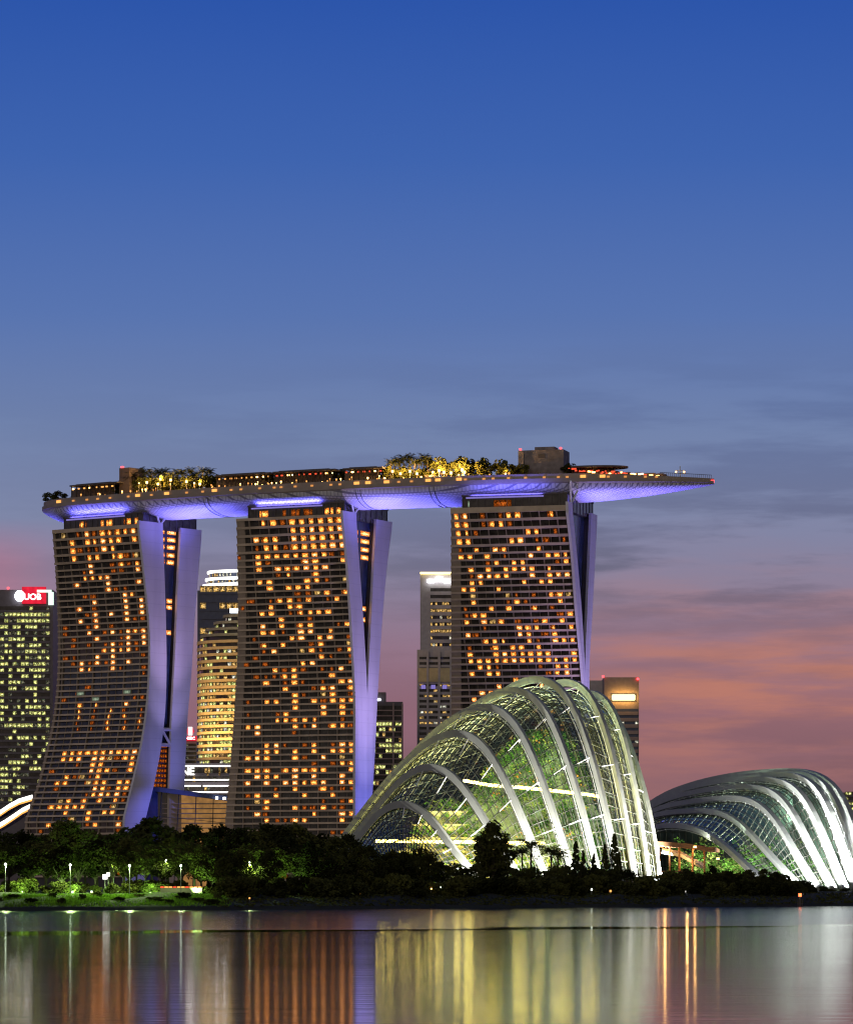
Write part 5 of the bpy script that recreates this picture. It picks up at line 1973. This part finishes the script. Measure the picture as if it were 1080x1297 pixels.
# glass podium between the first two towers
d_ = 2040
pd = thing('glass_podium', 'amber lit sloping glass podium between the left and middle hotel towers', 'building', at(236, 1100, d_))
mb = MB()
a0_, a1_ = at(183, 1001, d_), at(292, 1015, d_)
mb.hexa([a0_ + Vector((0, -2, 0)), a1_ + Vector((0, -2, 0)), a1_ + Vector((0, 30, 0)), a0_ + Vector((0, 30, 0))], [p + Vector((0, 0, 2.4)) for p in (a0_ + Vector((0, -2, 0)), a1_ + Vector((0, -2, 0)), a1_ + Vector((0, 30, 0)), a0_ + Vector((0, 30, 0)))])
mb.build('roof_edge', mat_pbr('blue_roof_edge', (0.05, 0.07, 0.16), 0.5), pd)
mb = MB()
mb.face([(a0_.x, d_ + 10, 4), (a1_.x, d_ + 10, 4), (a1_.x, d_ + 10, a1_.z), (a0_.x, d_ + 10, a0_.z)])
mb.build('inner_wall', M['amberwall'], pd)
mb = MB()
for k in range(7):
    y_ = 1018 + k * 6.2
    za = zat(y_, d_)
    mb.box(((a0_.x + a1_.x) / 2, d_ + 6, za), (a1_.x - a0_.x, 6, 0.5))
mb.build('inner_floors', M['bldg_brown'], pd)
mb = MB()
mb.face([(a0_.x, d_, 4), (a1_.x, d_, 4), (a1_.x, d_, a1_.z), (a0_.x, d_, a0_.z)])
mb.build('glazing', M['podium_glass'], pd)
mb = MB()
for k in range(6):
    f = k / 5
    ptop = a0_.lerp(a1_, f)
    mb.tube([ptop + Vector((0, -0.3, 0)), Vector((ptop.x - 4.5 * (1 - f), d_ - 0.3, 4))], 0.22, 4)
for k in range(1, 4):
    mb.tube([Vector((a0_.x, d_ - 0.2, 4 + (a0_.z - 4) * k / 4)), Vector((a1_.x, d_ - 0.2, 4 + (a1_.z - 4) * k / 4))], 0.12, 4)
mb.build('mullion', M['mullion'], pd)
for px_, y_ in ((274.5, 1011), (284, 1011.5)):
    q = at(px_, y_, d_ - 4)
    part_box('lamp', M['coolwhite'], pd, tuple(q), (1.3, 0.6, 1.3))
# link block with amber windows at the foot of the leftmost tower, seen between the fins
W, prof_ = TOW1['W'], TOW1['prof']
lk = MB()
items = []
for i in range(9):
    z = zat(946 + i * 6.2, 2050)
    p = prof_(z)
    for k in range(5):
        v0 = p[1] + (p[2] - p[1]) * (k + 0.08) / 5
        v1 = p[1] + (p[2] - p[1]) * (k + 0.92) / 5
        if v1 - v0 > 0.5:
            items.append(([W(26.2, v0, z - 0.9), W(26.2, v1, z - 0.9), W(26.2, v1, z + 0.9), W(26.2, v0, z + 0.9)], 'win_orange' if rng.random() < 0.6 else 'win_dim'))
mb = MB()
for q, mk in items:
    mb.face(q, UNIT_UV)
o = mb.build('link_windows', M['win_dim'], TOW1['root'])
mb = MB()
for y_ in (925, 944.5):
    z = zat(y_, 2050)
    p = prof_(z)
    mb.tube([W(28.0, p[1], z), W(28.0, p[2], z)], 0.9, 4)
z0_, z1_ = zat(943, 2050), zat(926, 2050)
mb.tube([W(28.0, prof_(z1_)[1], z1_), W(28.0, prof_(z0_)[2], z0_)], 0.9, 4)
mb.build('brace', M['fin'], TOW1['root'])

# exhibition hall roof at the left edge: two glowing curved roof edges
d_ = 2150
hall = thing('exhibition_hall', 'exhibition hall with two glowing white curved roof edges at the left edge', 'building', at(5, 1100, d_))
for (pts_) in ([(-45, 1052), (-20, 1040), (1, 1029), (12, 1021.5), (24, 1015), (41, 1010)], [(-40, 1066), (-15, 1054), (6, 1042), (18, 1034), (28, 1027), (38, 1022)]):
    P_ = [at(a, y_, d_) for a, y_ in pts_]
    mb = MB()
    mb.loft([[p, p + Vector((0, 50, 0)), p + Vector((0, 50, 1.0)), p + Vector((0, 0, 1.0))] for p in P_])
    rf = mb.build('roof', M['bldg_grey'], hall)
    mb = MB()
    mb.loft([[p + Vector((0, -0.9, -0.9)), p + Vector((0, -0.05, -0.9)), p + Vector((0, -0.05, 1.3)), p + Vector((0, -0.9, 1.3))] for p in P_])
    mb.build('light_strip', M['whitelight'], rf)
    mb = MB()
    mb.loft([[p + Vector((0, -0.7, -2.0)), p + Vector((0, -0.1, -2.0)), p + Vector((0, -0.1, -0.95)), p + Vector((0, -0.7, -0.95))] for p in P_])
    mb.build('amber_strip', M['warmglow'], rf)
mb = MB()
mb.box((at(-10, 1100, d_).x, d_ + 30, 14), (60, 40, 20))
mb.build('hall_wall', M['bldg_dark'], hall)

# ------------------------------------------------------------------ shore furniture
# grass on the bank
gr = MB()
for _ in range(15000):
    px_ = rng.uniform(4, 285)
    off = 3 + 27 * rng.random() ** 0.8
    q = at_ground(px_, off) if _ % 3 == 0 else Vector((q.x + rng.uniform(-1, 1), q.y + rng.uniform(-1.0, 1.0), q.z))
    a = rng.uniform(0, 3.14)
    hh = rng.uniform(0.25, 0.8)
    ca, sa = math.cos(a) * 0.16, math.sin(a) * 0.16
    lean = rng.uniform(-0.2, 0.2)
    gr.face([(q.x - ca, q.y - sa, q.z), (q.x + ca, q.y + sa, q.z), (q.x + lean, q.y + lean, q.z + hh)])
tag(gr.build('grass', M['grass']), 'lamp lit green grass on the left shore bank', 'grass', kind='stuff')
# dark rough ground cover elsewhere on the bank
gr = MB()
for _ in range(5200):
    px_ = rng.uniform(270, 1085)
    off = 1 + 30 * rng.random()
    q = at_ground(px_, off) if _ % 3 == 0 else Vector((q.x + rng.uniform(-1.5, 1.5), q.y + rng.uniform(-1, 1), q.z))
    leaf_quads(gr, [(q.x, q.y, q.z + 0.25)], 0.55, 0.6)
tag(gr.build('undergrowth', M['leafdark']), 'dark scrub covering the shore bank', 'undergrowth', kind='stuff')

for px_, off in ((-2, 14), (16, 20), (38, 11), (66, 22), (78, 9), (104, 16), (122, 24), (150, 12), (176, 21), (196, 13), (214, 8), (232, 18), (252, 11), (268, 6), (276, 16)):
    g_ = at_ground(px_, off)
    plant('bush', g_, (rng.uniform(0.35, 0.8), rng.uniform(0.22, 0.5)), rng.uniform(0, 6.28), 'low dark shrub growing on the lit lawn of the left bank', 'bush', 'low shrubs on the left lawn')
LAMPS = [(7, 1095, 40, 'at the left edge of the photo', 0.7), (89, 1096, 34, 'above the lit grass, brightest of the left lamps', 1.3), (144, 1088, 58, 'above the lit grass, behind the other lamps', 0.5), (164, 1097, 36, 'above the lit grass beside the red and white light line', 1.0),
         (210, 1090, 60, 'small and far behind the light line', 0.4), (229, 1097, 39, 'above the red and white light line', 0.35), (316, 1092, 46, 'below the middle hotel tower, alone', 1.0)]
for px_, y_, off, tx, pw in LAMPS:
    q = at_ground(px_, off)
    z = zat(y_, q.y)
    sl = thing('street_lamp', 'white street lamp ' + tx, 'street lamp', q, 'street lamps along the shore path')
    mb = MB()
    mb.tube([(q.x, q.y, q.z), (q.x, q.y, z - 0.3)], 0.11, 6, 0.07)
    mb.box((q.x, q.y, z + 0.36), (0.42, 0.42, 0.08))
    mb.build('pole', M['metal'], sl)
    mb = MB()
    rr_ = []
    for k in range(5):
        a = -math.pi / 2 + math.pi * k / 4
        rad = max(0.03, 0.28 * math.cos(a))
        rr_.append([(q.x + rad * math.cos(b2), q.y + rad * math.sin(b2), z + 0.3 * math.sin(a)) for b2 in np.linspace(0, 6.283, 8, endpoint=False)])
    mb.loft(rr_)
    mb.build('lamp_head', M['lampglobe'], sl)
    lamp('street_lamp_light', 'SPOT', (q.x, q.y, z - 0.5), 1.9e4 * pw, (0.68, 1.0, 0.34), (q.x, q.y - 1.0, q.z), size=0.4, angle=155, blend=0.1)
# garden spotlights that turn foliage green
for px_, y_, off, pw, tx in ((28, 1122, 42, 900, 'left of the brightest street lamp'), (92, 1118, 50, 900, 'behind the brightest street lamp'), (116, 1120, 52, 800, 'right of the brightest street lamp'), (190, 1122, 52, 800, 'below the red and white light line'), (250, 1120, 48, 800, 'right of the red and white light line'), (365, 1116, 40, 1100, 'under the bright green bush below the middle tower'), (338, 1120, 48, 500, 'under trees below the middle tower'), (60, 1112, 70, 1300, 'under the tall trees right of the left lamp'), (150, 1108, 74, 1300, 'under the tall trees behind the light line lamps'), (222, 1106, 76, 1000, 'under the tall trees behind the light line'), (305, 1110, 62, 800, 'under the lone lamp below the middle tower')):
    q = at_ground(px_, off)
    gl_ = thing('garden_spotlight', 'small green spotlight on the ground ' + tx, 'spotlight', q, 'spotlights in the shore planting')
    mb = MB()
    mb.box((q.x, q.y, q.z + 0.25), (0.5, 0.5, 0.5))
    mb.build('housing', M['metal'], gl_)
    mb = MB()
    mb.box((q.x, q.y - 0.1, q.z + 0.6), (0.4, 0.3, 0.2))
    mb.build('lens', M['greenwhite'], gl_)
    lamp('garden_light', 'SPOT', (q.x, q.y - 5.0, q.z + 0.9), pw * (11 if off < 60 else 5), (0.50, 1.0, 0.26), (q.x, q.y + 3, q.z + 5), size=0.4, angle=130, blend=0.5)
# made-up low wall whose glowing line stands in for car light trails
P0, P1 = at_ground(203, 44), at_ground(256, 44)
pl_ = thing('parapet', 'made up low wall with a glowing line standing for red and white car trails', 'parapet', P0)
z = min(zat(1122, P0.y), P0.z + 1.6)
mb = MB()
mb.hexa([(P0.x, P0.y, P0.z - 0.3), (P1.x, P1.y, P0.z - 0.3), (P1.x, P1.y + 0.5, P0.z - 0.3), (P0.x, P0.y + 0.5, P0.z - 0.3)], [(P0.x, P0.y, z - 0.15), (P1.x, P1.y, z - 0.15), (P1.x, P1.y + 0.5, z - 0.15), (P0.x, P0.y + 0.5, z - 0.15)])
mb.build('wall', M['roofdark'], pl_)
for k in range(10):
    a, b2 = P0.lerp(P1, k / 10), P0.lerp(P1, (k + 0.8) / 10)
    mb = MB()
    mb.hexa([(a.x, a.y - 0.1, z - 0.15), (b2.x, b2.y - 0.1, z - 0.15), (b2.x, b2.y + 0.2, z - 0.15), (a.x, a.y + 0.2, z - 0.15)], [(a.x, a.y - 0.1, z + 0.2), (b2.x, b2.y - 0.1, z + 0.2), (b2.x, b2.y + 0.2, z + 0.2), (a.x, a.y + 0.2, z + 0.2)])
    mb.build('trail_segment', M['redglow'] if k in (0, 3, 6) else M['warmglow'], pl_)
# pale path behind the grass
mb = MB()
mb.loft([[at_ground(p_, o_) + Vector((0, 0, dz)) for o_, dz in ((30.5, -0.2), (30.5, 0.06), (32.3, 0.08), (32.3, -0.2))] for p_ in range(-20, 300, 6)])
tag(mb.build('path', mat_pbr('path_paving', (0.17, 0.16, 0.14), 0.9, noise=0.3)), kind='structure')
# little path lights
for px_, y_, off, mk, r_, tx in ((557, 1125, 30, 'lampglobe', 0.32, 'white, brightest in the dark bank under the small arch'), (546, 1126, 30, 'warmlamp', 0.16, 'dim, just left of the brightest one'), (749, 1127, 24, 'lampglobe', 0.2, 'yellow white, under the tall conservatory'), (773, 1129, 24, 'warmglow', 0.3, 'amber, under the tall conservatory'),
                                 (447, 1131, 26, 'coolwhite', 0.22, 'bluish white, in the dark bank below the middle tower'), (456, 1132, 26, 'warmglow', 0.16, 'dim amber, in the dark bank'), (464, 1132, 26, 'warmglow', 0.16, 'dim amber, right in the dark bank'), (316, 1138, 12, 'warmglow', 0.2, 'amber, low by the water under the lone street lamp'),
                                 (867, 1129, 28, 'whitelight', 0.3, 'white, in front of the timber steps'), (873, 1129, 28, 'whitelight', 0.25, 'small white, right of the timber steps'), (133, 1111, 50, 'whitelight', 0.6, 'pinkish white, among trees over the grass'), (831, 1117, 40, 'coolwhite', 0.8, 'very bright white, at the right foot of the tall conservatory'), (137, 1108, 50, 'whitelight', 0.45, 'white, among trees beside the pinkish one')):
    q = at_ground(px_, off)
    z = zat(y_, q.y)
    bl_ = thing('path_light', 'small path light, ' + tx, 'path light', (q.x, q.y, q.z), 'path lights along the shore')
    mb = MB()
    mb.tube([(q.x, q.y, q.z - 0.3), (q.x, q.y, max(z, q.z + 0.4))], 0.07, 5)
    mb.build('post', M['metal'], bl_)
    mb = MB()
    zz = max(z, q.z + 0.4)
    mb.tube([(q.x, q.y - 0.15, zz - r_), (q.x, q.y - 0.15, zz + r_)], r_, 8)
    mb.build('globe', M[mk], bl_)
# channel marker
q = at(1013, 1147, 1100)
q = at_ground(1013, -3)
mk_ = thing('channel_marker', 'slim channel marker post with a red light standing in the water at the right', 'marker', (q.x, q.y, 0))
mb = MB()
mb.tube([(q.x, q.y, -2), (q.x, q.y, zat(1134, q.y) - 0.3)], 0.22, 7)
mb.box((q.x, q.y, 0.7), (1.5, 1.0, 0.25))
mb.tube([(q.x - 0.6, q.y, -1), (q.x - 0.6, q.y, 2.0)], 0.12, 5)
mb.tube([(q.x + 0.6, q.y, -1), (q.x + 0.6, q.y, 2.0)], 0.12, 5)
mb.build('post', M['roofdark'], mk_)
mb = MB()
zz = zat(1134, q.y)
mb.tube([(q.x, q.y, zz - 0.45), (q.x, q.y, zz + 0.45)], 0.45, 8)
mb.build('red_lamp', mat_emit('marker_red', (1.0, 0.16, 0.05), 4.0), mk_)
